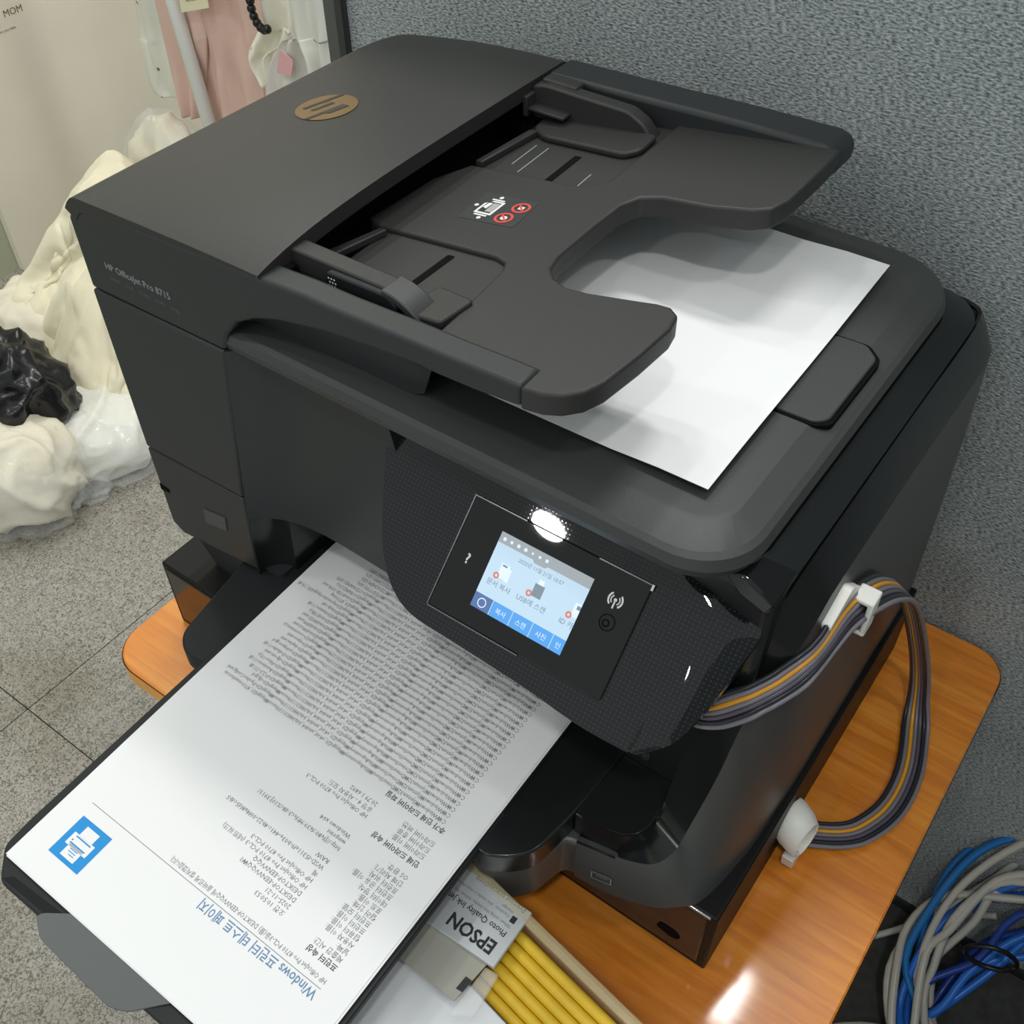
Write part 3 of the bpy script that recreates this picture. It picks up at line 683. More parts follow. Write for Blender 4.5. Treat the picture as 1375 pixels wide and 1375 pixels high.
for i in range(7):
    part('display_status_mark', poly(disc(.3 + .42 * i, -.3, (.11, .09, .1, .11, .07, .08, .1)[i], 5 + i % 3), lay(.038)), M['screen_white'], (pr, gl))
part('display_dark_text', join(text_vf([('2025년 11월 21일 10:57', .27, 2.75, -1.0, 'CENTER'), ('문서 복사', .36, 1.0, -2.65, 'CENTER'), ('USB에 스캔', .36, 2.95, -2.65, 'CENTER'), ('ID 카', .36, 5.0, -2.65, 'CENTER')], lay(.038)),
     quad(2.75, -2.15, 3.3, -1.5, lay(.038)), quad(.78, -1.55, 1.05, -1.45, lay(.042)), quad(5.2, -1.7, 5.4, -1.5, lay(.042))), M['screen_dark'], (pr, gl))
part('display_page_icons', join(quad(.7, -2.15, 1.2, -1.4, lay(.038)), quad(1.12, -2.2, 1.35, -1.55, lay(.036)), quad(2.88, -1.5, 3.18, -1.25, lay(.036)), quad(5.05, -2.1, 5.4, -1.4, lay(.038))), M['screen_white'], (pr, gl))
part('display_badges', join(*[annulus(a, -2.1, .08, .17, lay(.046), 14) for a in (.65, 2.62, 4.95)]), M['screen_red'], (pr, gl))
part('help_mark', join(text_vf([('?', .75, -1.15, -2.3, 'CENTER', 0, .02)], lay(.03))), M['white_print'], (pr, gl))
wv = []
for sgn in (-1, 1):
    for r in (.2, .32):
        pts = [(6.77 + sgn * r * math.cos(a), -.42 + r * math.sin(a)) for a in [(-.9 + 1.8 * k / 6) for k in range(7)]]
        V2 = [pp(u, v, .03) for u, v in pts] + [pp(6.77 + (u - 6.77) * 1.28, -.42 + (v + .42) * 1.28, .03) for u, v in pts]
        wv.append((V2, [(k, k + 1, 8 + k, 7 + k) for k in range(6)]))
wv += [poly(disc(6.77, -.42, .09, 10), lay(.03)), quad(6.73, -.85, 6.81, -.45, lay(.03))]
part('wireless_mark', join(*wv), M['white_print'], (pr, gl))
part('nfc_ring', join(annulus(6.8, -1.6, .12, .2, lay(.03)), annulus(6.85, -1.55, .36, .42, lay(.03))), M['void'], (pr, gl))

# ------------------------------------------------------------------ printed test page
def pgz(v): return PT * v
def sheet(x0, x1, v0, v1, z, n=12, curl=0):
    rowsA = [[(x0, v0 + (v1 - v0) * k / n, z + PT * (v0 + (v1 - v0) * k / n)) for k in range(n + 1)], [(x1, v0 + (v1 - v0) * k / n, z + PT * (v0 + (v1 - v0) * k / n)) for k in range(n + 1)]]
    return loft(rowsA, False, False, False)
tp = root('test_page', (10.5, 12, PT * 12), 'printed test page with blue printer icon lying upside down on the output tray', 'paper')
part('sheet', prism([(0, 0), (21, 0), (21, 28.2), (0, 28.2)], lambda u, v, w: (u, v, PT * v + w), -.02, 0), M['paper'], tp)
us = part('paper_sheet', prism([(.1, -.06), (21.12, -.05), (21.12, 28.2), (.1, 28.2)], lambda u, v, w: (u, v, PT * v + w), -.1, -.04), M['paper'], origin=(10.5, 12, PT * 12 - .1))
props(us, 'white sheet directly under the printed test page', 'paper')
pg = lambda u, v: (-u, -v, 0)
def PGF(h):
    return lambda a, b: (a, b, PT * b + h)
# page frame: a = distance from the page's own left margin (x falls), b = distance from the page head
def page(h): return lambda u, v: (19.33 - u, -v, PT * -v + h)
FS = .39
head = [('Windows 프린터 테스트 페이지', .74, 0, -4.62, 'LEFT', 0, .01, 8.3)]
part('heading_lettering', text_vf(head, page(.012)), M['ink_blue'], tp)
part('rule_line', quad(0, -4.80, 17.75, -4.775, page(.012)), M['ink_bold'], tp)
lab = ['제출한 시간:', '날짜:', '사용자 이름:', '컴퓨터 이름:', '프린터 이름:', '프린터 모델:', '컬러 인쇄:', '포트 이름:', '데이터 형식:', '프린터 공유 이름:', '프린터 위치:', '인쇄 처리기:', 'OS 환경:']
val = ['오전 10:50:53', '2025-11-21', 'DESKTOP-EENVVQQ₩1', 'DESKTOP-EENVVQQ', 'HP OfficeJet Pro 8710 PCL-3 (네트워크)', 'HP OfficeJet Pro 8710 PCL-3', '예', 'WSD-f5311ef9-b03e-441c-8b22-00f4a8fd5cdb5', 'RAW', '', 'http://[fe80::f639:9ff:fec3:d8c%10]:3911/', 'winprint', 'Windows x64']
items = [('HP OfficeJet Pro 8710 PCL-3을(를) DESKTOP-EENVVQQ에 올바르게 설치했습니다.', FS, .0, -5.3, 'LEFT', 0, 0, 11.5)]
PITCH = .4345
for i, (a, b) in enumerate(zip(lab, val)):
    y = -(6.47 + .12 + i * PITCH)
    items.append((a, FS, .02, y))
    if b: items.append((b, FS, 4.17, y))
for i, (a, b) in enumerate((('드라이버 이름:', 'HP OfficeJet Pro 8710 PCL-3'), ('드라이버 종류:', '유형 4 - 사용자 모드'), ('드라이버 버전:', '20.79.1.6892'))):
    y = -(13.13 + .12 + i * PITCH)
    items.append((a, FS, .02, y)); items.append((b, FS, 4.2, y))
base = 'C:₩Windows₩System32₩DriverStore₩FileRepository₩hpygid20_v4.inf_amd64_bda388531139bacce₩'
names = ['hpygid20_8710-manifest.ini', 'hpygid20-PipelineConfig.xml', 'hpygid20-cfg.gpd', 'hpygid20-PCL3-CU.dll', 'hpygid20-Renderer-U.dll', 'hpygid20-Filter-UI.js', 'hpygid20-cfg-ext.xml', 'hpygid20-Defaults-U.dll', 'hpygid20-jobtypes.gpd', 'hpygid20-duplex.xml', 'hpygid20-types.xml', 'hpygid20-constraints.js', 'hpygid20-bidiWsd.xml', 'hpygid20-bidiSPM.xml', 'hpygid20-bidiWSD.xml', 'hpygid20-bidiUSB.js', 'hpygid20-feature.U.dll', 'hpygid20-help.cab', 'hpygid20-hprender-hpygid20_UI.dll', 'hpygid20_8710.bag', 'hpygid20-bidiUSB-OPA.xml', 'hpygid20-UNIRES.DLL', 'hpygid20-STDNAMES.GPD', 'STDDTYPE.GDL', 'STDSCHEM.GDL', 'STDSCHMX.GDL', 'MSXPSINC.GPD']
for i, nme in enumerate(names):
    s = base + nme
    items.append((s, FS, .33, -(15.36 + .12 + i * PITCH), 'LEFT', 0, 0, 17.6 * len(s) / len(base + names[0]) * 1.0))
part('body_lettering', text_vf(items, page(.012), 1), M['ink'], tp)
bold = [('프린터 속성', .42, 0, -6.12, 'LEFT', 0, .018), ('인쇄 드라이버 속성', .42, 0, -12.72, 'LEFT', 0, .018), ('추가 인쇄 드라이버 파일', .42, .05, -15.05, 'LEFT', 0, .018)]
for q in bold:
    part('section_lettering', text_vf([q], page(.012)), M['ink_bold'], tp)
# blue printer icon
icn = part('printed_icon', quad(1.80, 1.50, 4.28, 3.98, PGF(.012)), M['icon_blue'], tp)
# white glyphs of the icon, drawn in page orientation
iw = PGF(.02)
def irect(u0, v0, u1, v1, h=.02): return quad(4.28 - u0 * 2.48, 3.98 - (v0) * 2.48, 4.28 - u1 * 2.48, 3.98 - v1 * 2.48, PGF(h))
part('icon_glyph', join(irect(.28, .12, .70, .40), irect(.16, .36, .84, .66), irect(.28, .58, .72, .90)), M['paper'], (tp, icn))
part('icon_lines', join(irect(.25, .40, .73, .43, .024), irect(.25, .57, .75, .60, .024), irect(.38, .67, .62, .69, .024), irect(.38, .73, .62, .75, .024), irect(.38, .79, .54, .81, .024), irect(.72, .50, .76, .54, .024)), M['icon_blue'], (tp, icn))

# ------------------------------------------------------------------ blank sheet on the lid
bz = 22.55
ang = -.0163
lp = []
for i in range(13):
    x = 26.72 - i * 29.7 / 12
    row = []
    for j in range(9):
        v = j * 21 / 8
        row.append((x + v * math.sin(ang), 25.84 + v * math.cos(ang) - (26.72 - x) * math.sin(ang) * -1, 22.45 + .33 * (1 if i < 2 else .6) + .05 * math.sin(j)))
    lp.append(row)
ls = part('paper_sheet', loft(lp, False, False, False), M['paper'], origin=(14, 36, 22.4), smooth=False, solid=.02)
props(ls, 'blank white sheet lying on the scanner lid under the feeder tray', 'paper')

# ------------------------------------------------------------------ ink tubes
tr_ = [(28.0, 24.2, 9.6), (28.96, 23.6, 10.46), (29.87, 23.7, 11.0), (31.03, 24.2, 12.17), (31.63, 24.8, 12.65), (32.2, 25.6, 13.12), (32.75, 26.6, 13.78), (33.0, 27.8, 14.06), (33.15, 30.2, 14.4), (33.4, 33.0, 13.3), (33.8, 36.0, 11.3), (34.3, 39.0, 8.0), (35.1, 42.8, 1.6), (36.2, 45.6, -5.4), (37.2, 44.9, -9.1), (38.37, 40.99, -9.45), (38.51, 37.65, -9.45), (37.75, 35.12, -9.45), (36.61, 33.6, -9.4), (34.41, 32.02, -9.0), (33.7, 31.6, -8.6)]
rib = root('ink_tubes', (37, 38, TZ), 'flat ribbon of grey and orange ink tubes looping out of the printer side', 'tubes')
cp = smooth_path(tr_, 10)
# ribbon frame: across-direction blended along the path
acr = []
for i, p in enumerate(cp):
    t = i / (len(cp) - 1)
    A0 = Vector((.35, -.25, -1)); A1 = Vector((1.0, -.5, .1))
    d = (cp[min(i + 1, len(cp) - 1)] - cp[max(i - 1, 0)]).normalized()
    side = d.cross(Vector((0, 0, 1)))
    if side.length > .01: side.normalize()
    if side.dot(A1) < 0: side = -side
    if i / (len(cp) - 1) > .85: side = d.cross(Vector((0, 0, 1))).normalized() * (1 if d.cross(Vector((0, 0, 1))).dot(last) > 0 else -1)
    if t < .36: a = A0
    elif t < .55: a = A0.lerp(A1, (t - .36) / .19)
    elif t < .68: a = A1
    elif t < .78: a = A1.lerp(side, (t - .68) / .10)
    else: a = side
    last = a
    acr.append((a, t))
for k, cname in enumerate(('tube_dark', 'tube_grey', 'tube_orange', 'tube_grey', 'tube_smoke', 'tube_dark', 'tube_grey')):
    pts = []; prev = None
    for i, p in enumerate(cp):
        d = (cp[min(i + 1, len(cp) - 1)] - cp[max(i - 1, 0)]).normalized()
        a, t = acr[i]
        a = (a - d * a.dot(d)).normalized()
        if prev is not None and a.dot(prev) < 0: a = -a
        prev = a
        pts.append(p + a * (k - 3) * .27)
    part('ink_tube', tube(pts, .15, 6), M[cname], rib, smooth=True)

cl = root('tube_clip', (32.6, 30.5, 13), 'white plastic clip holding the ink tubes to the printer side', 'clip')
part('clip_plate', prism(rpoly([(28.3, 15.1), (30.6, 15.9), (32.4, 14.3), (29.0, 13.4)], .3), lambda u, v, w: (w, u, v), 32.42, 32.95), M['white'], cl, bevel=.12)
part('clip_hook', join(box(32.9, 33.9, 31.3, 32.5, 14.2, 14.5), box(33.7, 34.0, 31.3, 32.5, 12.2, 14.5), box(33.1, 34.0, 31.3, 32.5, 12.0, 12.3)), M['white'], cl, bevel=.1)

wc = root('tube_sleeve', (34.2, 31, TZ), 'white folded sleeve where the ink tubes enter the black stand', 'sleeve')
sv = []
for t, w, h in ((0, 1.5, 1.5), (.3, 1.55, 1.75), (.7, 1.45, 1.8), (1, 1.2, 1.6)):
    c = Vector((33.45 + 1.7 * t, 31.2 - .6 * t, -6.6 - .5 * t))
    sv.append([tuple(c + Vector((.25 * math.cos(a), w * math.cos(a) * .95, h * math.sin(a)))) for a in [2 * math.pi * k / 12 + .3 for k in range(12)]])
part('sleeve_body', loft(sv, True, False), M['white'], wc, solid=.15, bevel=.1)
part('sleeve_fold', prism([(29.2, -7.8), (30.6, -8.6), (31.2, -9.6), (29.6, -9.4)], lambda u, v, w: (w, u, v), 34.2, 35.0), M['white'], wc, bevel=.08)

# ------------------------------------------------------------------ storage bin in front of the table
bn = root('storage_bin', (24, 4, FLOOR), 'clear yellowed plastic bin standing in front of the orange table', 'bin')
ba = -.16
def B(x, y, z):
    dx, dy = x - 24.05, y - 15.75
    return (24.05 + dx * math.cos(ba) - dy * math.sin(ba), 15.0 + dx * math.sin(ba) + dy * math.cos(ba), z)
def bbox(x0, x1, y0, y1, z0, z1):
    V, F = box(x0, x1, y0, y1, z0, z1); return [B(*v) for v in V], F
part('rear_wall', bbox(16, 36, 15.45, 15.75, FLOOR, -2.6), M['bin'], bn)
part('front_wall', bbox(16, 36, 2.6, 3.0, FLOOR, -2.6), M['bin'], bn)
part('side_wall', bbox(35.6, 36, 3.0, 15.45, FLOOR, -2.6), M['bin'], bn)
part('side_wall', bbox(16, 16.4, 3.0, 15.45, FLOOR, -2.6), M['bin'], bn)
part('bottom', bbox(16.4, 35.6, 3.0, 15.45, FLOOR, FLOOR + .5), M['bin'], bn)
part('rim', bbox(16, 36, 15.35, 15.95, -2.75, -2.45), M['bin'], bn, bevel=.08)
for k in range(6):
    z = -3.5 - .22 * k; y = 14.95 - .62 * k
    path = [B(24.7, y, z), B(28, y - .05, z + .1), B(32, y, z), B(35.3, y + .05, z - .05)]
    s = part('yellow_stick', tube(smooth_path(path, 3), .34, 8), M['yellow'], origin=B(30, y, z), smooth=True)
    props(s, '%s yellow plastic stick counted from the rear wall of the clear bin' % ('first', 'second', 'third', 'fourth', 'fifth', 'sixth')[k], 'stick', 'yellow sticks in the clear bin')
wp = part('paper_stack', [B(*v) for v in box(16.6, 35.4, 3.2, 11.2, FLOOR + .6, -3.4)[0]] and (lambda vf: ([B(*v) for v in vf[0]], vf[1]))(box(16.6, 35.4, 3.2, 11.2, FLOOR + .6, -3.4)), mat('pale_grey_paper', srgb(205, 208, 211), .7), origin=(24, 2, FLOOR), bevel=.1)
props(wp, 'tall stack of pale paper filling the clear bin', 'paper stack')
gc = part('grey_card', prism([(20.0, 9.1), (24.3, 9.05), (24.6, 12.0), (19.6, 12.0)], lambda u, v, w: (u, v, w), -2.95, -2.85), M['grey_card'], origin=(22, 10.5, -3))
props(gc, 'plain grey card sticking out beneath the silver photo paper packet', 'card')
ep = root('paper_packet', (22, 13, -2.9), 'silver photo paper packet with upside down black brand lettering beside the test page', 'packet')
EP = lambda u, v, w: (u, v, w)
part('packet_body', prism(rpoly([(17.8, 11.3), (25.05, 11.55), (25.0, 15.2), (17.8, 15.1)], .1), EP, -2.85, -2.5), M['silver_label'], ep, bevel=.05)
part('packet_window_strip', prism([(24.55, 8.4), (25.6, 9.0), (25.4, 11.5), (24.6, 11.4)], EP, -3.2, -2.8), M['clearfilm'], ep, bevel=.05)
part('barcode_strip', join(prism([(24.0, 9.6), (24.4, 9.65), (24.45, 10.4), (24.05, 10.4)], EP, -2.84, -2.80)), M['black_print'], ep)
ef = lambda u, v: (24.85 - u, 11.55 - v, -2.49)
part('packet_lettering', text_vf([('EPSON', 1.1, .35, -1.15, 'LEFT', 0, .03, 3.0)], ef), M['black_print'], ep)
part('packet_title', text_vf([('Photo Quality Ink Jet Paper', .5, .3, -1.95, 'LEFT', 0, .01, 5.2)], ef), M['black_print'], ep)
part('packet_notes', text_vf([('When using this media, follow the', .28, .35, -2.35), ('Cautions:  this media is manufactured for use', .26, .75, -2.8), ('storage', .26, .7, -3.1), ('Printing precautions', .42, .2, -3.6, 'LEFT', 0, .01)], ef), mat('mid_grey_print', srgb(110, 112, 114), .6), ep)
part('packet_mark', join(quad(.3, -2.9, .62, -2.5, ef)), M['black_print'], ep)

# ------------------------------------------------------------------ network cables by the wall
random.seed(4)
def cable(name, pts, r, mt, label, n=10):
    c = part('network_cable', tube(smooth_path(pts, n), r, 8), mt, origin=tuple(Vector(pts[0])), smooth=True)
    props(c, label, 'cable', 'network cables heaped beside the table')
def coil(cx, cy, cz, a, b, tilt, yaw, turns, wob, seed, start=0):
    rnd = random.Random(seed); out = []
    n = int(turns * 14)
    for k in range(n + 1):
        t = start + 2 * math.pi * k / 14
        p = Vector((a * math.cos(t), b * math.sin(t), 0)) + Vector((rnd.uniform(-wob, wob), rnd.uniform(-wob, wob), rnd.uniform(-wob, wob) + (k / n - .5) * 3))
        p = Matrix.Rotation(tilt, 3, 'X') @ p
        p = Matrix.Rotation(yaw, 3, 'Z') @ p
        out.append(tuple(p + Vector((cx, cy, cz))))
    return out
cable('c', coil(54.5, 47.5, -39.5, 8.5, 11.5, .75, -.55, 3.1, .8, 1), .38, M['cable_blue'], 'bright blue network cable coiled in the middle of the heap beside the table', 4)
cable('c', coil(54, 47.5, -38.5, 7.5, 10.5, .8, -.45, 3.0, .9, 2, 1), .38, M['cable_grey'], 'light grey network cable coiled on top of the heap beside the table', 4)
cable('c', coil(54.5, 48.2, -37.0, 10.5, 13.0, .95, -.4, 2.0, .7, 3, 2), .36, M['cable_teal'], 'teal blue network cable making wide loops against the fabric wall', 4)
cable('c', coil(55, 46.5, -42.5, 5.0, 10, .6, -.6, 3.0, .8, 5, .5), .38, M['cable_blue'], 'bright blue network cable in small tight loops low in the heap', 4)
cable('c', coil(53.5, 46, -41.5, 9.5, 10.0, .6, -.3, 2.0, .8, 7, 1.4), .38, M['cable_grey'], 'pale grey network cable looped loosely around the foot of the heap', 4)
cable('c', coil(55.5, 47.0, -39.0, 6.0, 12.0, .85, -.7, 2.2, .9, 11, .2), .36, M['cable_navy'], 'dark blue network cable standing in narrow upright loops in the heap', 4)
cable('c', coil(55.0, 48.6, -36.0, 9.0, 13.5, 1.0, -.5, 1.3, .6, 13, 2.6), .36, M['cable_grey'], 'grey network cable making the highest loop against the fabric wall', 4)
cable('c', [(36, 30, -49.6), (40, 37, -49.5), (44.0, 41, -49.4), (48, 42.5, -49), (53, 43, -48.6), (60, 45, -48.5)], .38, M['cable_grey'], 'pale grey cable running along the floor from under the table')
cable('c', [(36, 28.5, -50.1), (40, 35.5, -50.1), (44.0, 39.6, -50.1), (48, 41.2, -50.0), (53, 41.8, -49.6), (60, 43.5, -49.5)], .36, M['cable_teal'], 'teal cable running along the floor beside the pale grey one')
cable('c', [(38, 46, -49.9), (41.5, 49.5, -49.6), (44, 51.5, -47.5), (46, 53.0, -45), (50, 53.6, -41)], .33, M['cable_grey'], 'thin grey cable hanging from the wall foot behind the heap')
ct = part('cable_tie', tube([tuple(Vector((50.3, 47.0, -36.6)) + Vector((2.0 * math.cos(a), .5 * math.cos(a), 1.8 * math.sin(a)))) for a in [2 * math.pi * k / 16 for k in range(17)]], .22, 6), M['black_tie'], origin=(50.6, 47, -38.6), smooth=True)
mt_ = part('floor_shade_sheet', prism(rpoly([(28, 20), (88, 20), (88, 54.4), (28, 54.4)], 2), lambda u, v, w: (u, v, w), FLOOR + .02, FLOOR + .35), mat('floor_shade', srgb(62, 64, 62), .85, var=.25, vscale=90), origin=(58, 38, FLOOR), bevel=.08)  # added dark sheet; its colour stands for the table's shade on the floor
props(mt_, 'dark sheet added for the shaded floor under the cable heap', 'shade sheet')
props(ct, 'black tie strapped around the cable heap', 'cable tie')

# ------------------------------------------------------------------ soft things on the left
def fold_noise(p, sc, seed, hard=0):
    q = Vector(p) * sc + Vector((seed * 7.3, seed * 3.1, seed * 1.7))
    wv_ = noise.noise_vector(q * .7) * .9
    if hard:
        t = noise.turbulence(q + wv_ * .6, 3, True, noise_basis='PERLIN_ORIGINAL', amplitude_scale=.4, frequency_scale=1.9)
        return 1.1 - t * 1.6
    q2 = Vector((q.x * 1.2, q.y * 1.2, q.z * .45)) + wv_ * .8
    r1 = (1 - abs(noise.noise(q2))) ** 4
    q3 = Vector((q.x * .6, q.y * 1.1, q.z * 1.3)) + wv_ * .7
    r2 = (1 - abs(noise.noise(q3 + Vector((3, 8, 1))))) ** 4
    r3 = (1 - abs(noise.noise(q3 * 2.1))) ** 3
    return r1 * .6 + r2 * .4 + r3 * .12
def blob(c, r, seed, amp, sc, res=56, floor=FLOOR, tilt=0, yaw=0, ex=2.4, hard=0, pleat=0, npl=9):
    rings = []; c = Vector(c)
    nv = res // 2
    for i in range(nv + 1):
        th = math.pi * i / nv; rg = []
        for k in range(res):
            ph = 2 * math.pi * k / res
            d = Vector((math.sin(th) * math.cos(ph), math.sin(th) * math.sin(ph), math.cos(th)))
            e = (abs(d.x) ** ex + abs(d.y) ** ex + abs(d.z) ** ex) ** (-1 / ex)
            p = Vector((d.x * r[0], d.y * r[1], d.z * r[2])) * e
            f = fold_noise(p, sc, seed, hard)
            p = p + Vector((d.x, d.y, d.z)) * (f - .45) * amp
            if pleat:
                g = ph * npl / 2 + 3.2 * noise.noise(Vector((math.cos(ph) * 1.3, math.sin(ph) * 1.3, th * .9 + seed))) + th * 1.1
                p = p + d * pleat * (min(1, math.sin(th) * 1.4)) * ((1 - abs(math.sin(g))) ** 1.7 - .3)
            p = Matrix.Rotation(tilt, 3, 'Y') @ p
            p = Matrix.Rotation(yaw, 3, 'Z') @ p
            p = p + c
            if p.z < floor + .05: p.z = floor + .05
            rg.append(tuple(p))
        rings.append(rg)
    return loft(rings, True, True)
def soft(name, VF, mt, o, label, cat):
    s = part(name, VF, mt, origin=o, smooth=True); return props(s, label, cat)
def drape(supports, c, sx, sy, z0, n, seed, frames=26, grow=.22, yaw=0, pins=()):
    """let a square of cloth fall over supports and the floor; the settled shape is returned as (V, F) in cm"""
    tmp = []
    def coll(VF, fr=60):
        ob = part('cloth_support', VF, M['void'], origin=(0, 0, FLOOR)); tmp.append(ob)
        md = ob.modifiers.new('collision', 'COLLISION'); ob.collision.thickness_outer = .004; ob.collision.cloth_friction = fr
        return ob
    coll(box(-140, -40, 20, 110, FLOOR - 6, FLOOR + .02))
    coll(box(-136, -128.6, 20, 110, FLOOR, 20))
    for VF in supports: coll(VF)
    rnd = random.Random(seed)
    V, F = [], []
    for i in range(n + 1):
        for j in range(n + 1):
            x = (i / n - .5) * sx; y = (j / n - .5) * sy
            v = Matrix.Rotation(yaw, 3, 'Z') @ Vector((x, y, 0))
            dz = 0
            for a, b, r in pins[1:]: dz -= (13 if a < -95 else 9) * math.exp(-((c[0] + v.x - a) ** 2 + (c[1] + v.y - b) ** 2) / 40)
            V.append((c[0] + v.x, c[1] + v.y, dz + z0 + 2.2 * noise.noise(Vector((x * .13, y * .13, seed))) + 1.2 * noise.noise(Vector((x * .3, y * .3, seed + 5)))))
    F = [(i * (n + 1) + j, (i + 1) * (n + 1) + j, (i + 1) * (n + 1) + j + 1, i * (n + 1) + j + 1) for i in range(n) for j in range(n)]
    cl_ = part('cloth_sheet', (V, F), M['cream'], origin=(0, 0, FLOOR)); tmp.append(cl_)
    md = cl_.modifiers.new('cloth', 'CLOTH'); st_ = md.settings
    if pins:
        vg = cl_.vertex_groups.new(name='pin')
        vg.add([q.index for q in cl_.data.vertices if any((q.co.x * 100 - a) ** 2 + (q.co.y * 100 - b) ** 2 < r * r for a, b, r in pins)], 1, 'REPLACE')
        st_.vertex_group_mass = 'pin'
    st_.quality = 5; st_.mass = .25; st_.tension_stiffness = 12; st_.compression_stiffness = 12; st_.shear_stiffness = 4; st_.bending_stiffness = .03
    st_.air_damping = 1.5; st_.shrink_min = -grow; st_.time_scale = 1.4
    md.collision_settings.distance_min = .004; md.collision_settings.collision_quality = 2; md.collision_settings.use_self_collision = False
    md.point_cache.frame_start = 1; md.point_cache.frame_end = frames + 5
    for f in range(1, frames + 1): scene.frame_set(f)
    dg = bpy.context.evaluated_depsgraph_get()
    me = bpy.data.meshes.new_from_object(cl_.evaluated_get(dg))
    OV = [(q.co.x * 100, q.co.y * 100, max(q.co.z * 100 + FLOOR, FLOOR + .08)) for q in me.vertices]; OF = [tuple(p.vertices) for p in me.polygons]
    bpy.data.meshes.remove(me)
    for o_ in tmp: bpy.data.objects.remove(o_)
    scene.frame_set(1)
    return OV, OF
def cloth(name, VF, mt, o, label, cat):
    s = part(name, VF, mt, origin=o, smooth=True, subsurf=1)
    md = s.modifiers.new('solid', 'SOLIDIFY'); md.thickness = .004; md.offset = 0
    return props(s, label, cat)
sup = [blob((-95, 77, -36), (8, 7, 13), 3, 3.0, .12, 28), blob((-90, 70, -42), (12, 9, 9), 4, 3.0, .12, 28), blob((-85, 62, -46), (9, 6, 5), 5, 2.0, .12, 24), blob((-101, 67, -44), (8, 8, 7), 6, 2.5, .12, 24)]
cloth('fleece_blanket', drape(sup, (-92, 70), 40, 42, -18, 76, 3, 30, .42, .5, [(-94.5, 77, 2.2), (-99, 68, 1.2), (-88, 72, 1.0)]), M['cream'], (-92, 73, FLOOR), 'cream fleece blanket heaped against the beige wall behind the printer', 'blanket')
cloth('cotton_cloth', drape([blob((-103, 63, -45), (8, 6, 7), 31, 2.5, .14, 28)], (-103, 62), 30, 24, -35, 52, 9, 24, .42, .2), M['cream2'], (-103, 64, FLOOR), 'pale cotton cloth crumpled low against the wall at the left edge', 'cloth')
cloth('folded_cloth', drape([blob((-98, 54, -47.5), (6, 4, 4.5), 12, 1.5, .15, 24)], (-98, 54.5), 24, 18, -41, 40, 15, 22, .35, .3), M['floral'], (-100, 55.5, FLOOR), 'ivory cloth with small red flowers behind the black bag', 'cloth')
soft('rubbish_bag', blob((-87, 46.2, -40.5), (9.0, 7.5, 9.5), 5, 2.6, .16, 120, ex=2.2, hard=1), M['blackbag'], (-87, 46.2, FLOOR), 'shiny crumpled black plastic bag at the left picture edge', 'bag')
bw = root('wrapped_bundle', (-79, 51, FLOOR), 'white cotton bundle in clear film between the black bag and the printer', 'bundle')
part('bundle_cloth', blob((-79.5, 51.5, -46.6), (10.5, 7.2, 5.0), 6, 1.8, .13, 130, yaw=.55), M['whitecloth'], bw, smooth=True)
part('film_wrap', blob((-78.6, 50.8, -47.0), (11.2, 7.9, 5.2), 9, 1.5, .3, 80, yaw=.55, hard=1), M['clearfilm'], bw, smooth=True)
bc = root('cotton_bag', (-80, 38, FLOOR), 'cream cotton stuffed in a clear bag at the lower left on the floor', 'bag')
part('bag_cloth', blob((-80.5, 38.5, -44.8), (10.5, 7.6, 7.6), 14, 2.2, .14, 130, yaw=.6), M['cream2'], bc, smooth=True)
part('film_wrap', blob((-79.4, 38.0, -45.4), (10.9, 8.2, 7.2), 15, 1.5, .3, 80, yaw=.6, hard=1), M['clearfilm'], bc, smooth=True)
soft('plastic_scrap', blob((-74.0, 45.0, -49.6), (4.2, 2.4, 1.8), 21, 1.2, .5, 50, yaw=.5, hard=1), M['clearfilm'], (-74.0, 45, FLOOR), 'crumpled clear plastic scrap in front of the white wrapped bundle', 'plastic scrap')
soft('plastic_scrap', blob((-75.0, 57.5, -49.6), (3.6, 2.2, 1.8), 22, 1.1, .5, 50, yaw=.5, hard=1), M['clearfilm'], (-75, 57.5, FLOOR), 'crumpled clear plastic scrap touching the printer side of the blanket', 'plastic scrap')
wr = root('wrapped_garment', (-97, 90, FLOOR), 'white garment in clear film leaning on the wall below the hanging clothes', 'garment')
part('garment_cloth', blob((-98, 89, -35), (8.0, 5.0, 16.5), 17, 2.4, .16, 90, tilt=.25), M['cream2'], wr, smooth=True)
part('film_wrap', blob((-98, 88.6, -34.6), (8.8, 5.8, 17.2), 18, 1.6, .2, 70, tilt=.25, hard=1), M['clearfilm'], wr, smooth=True)

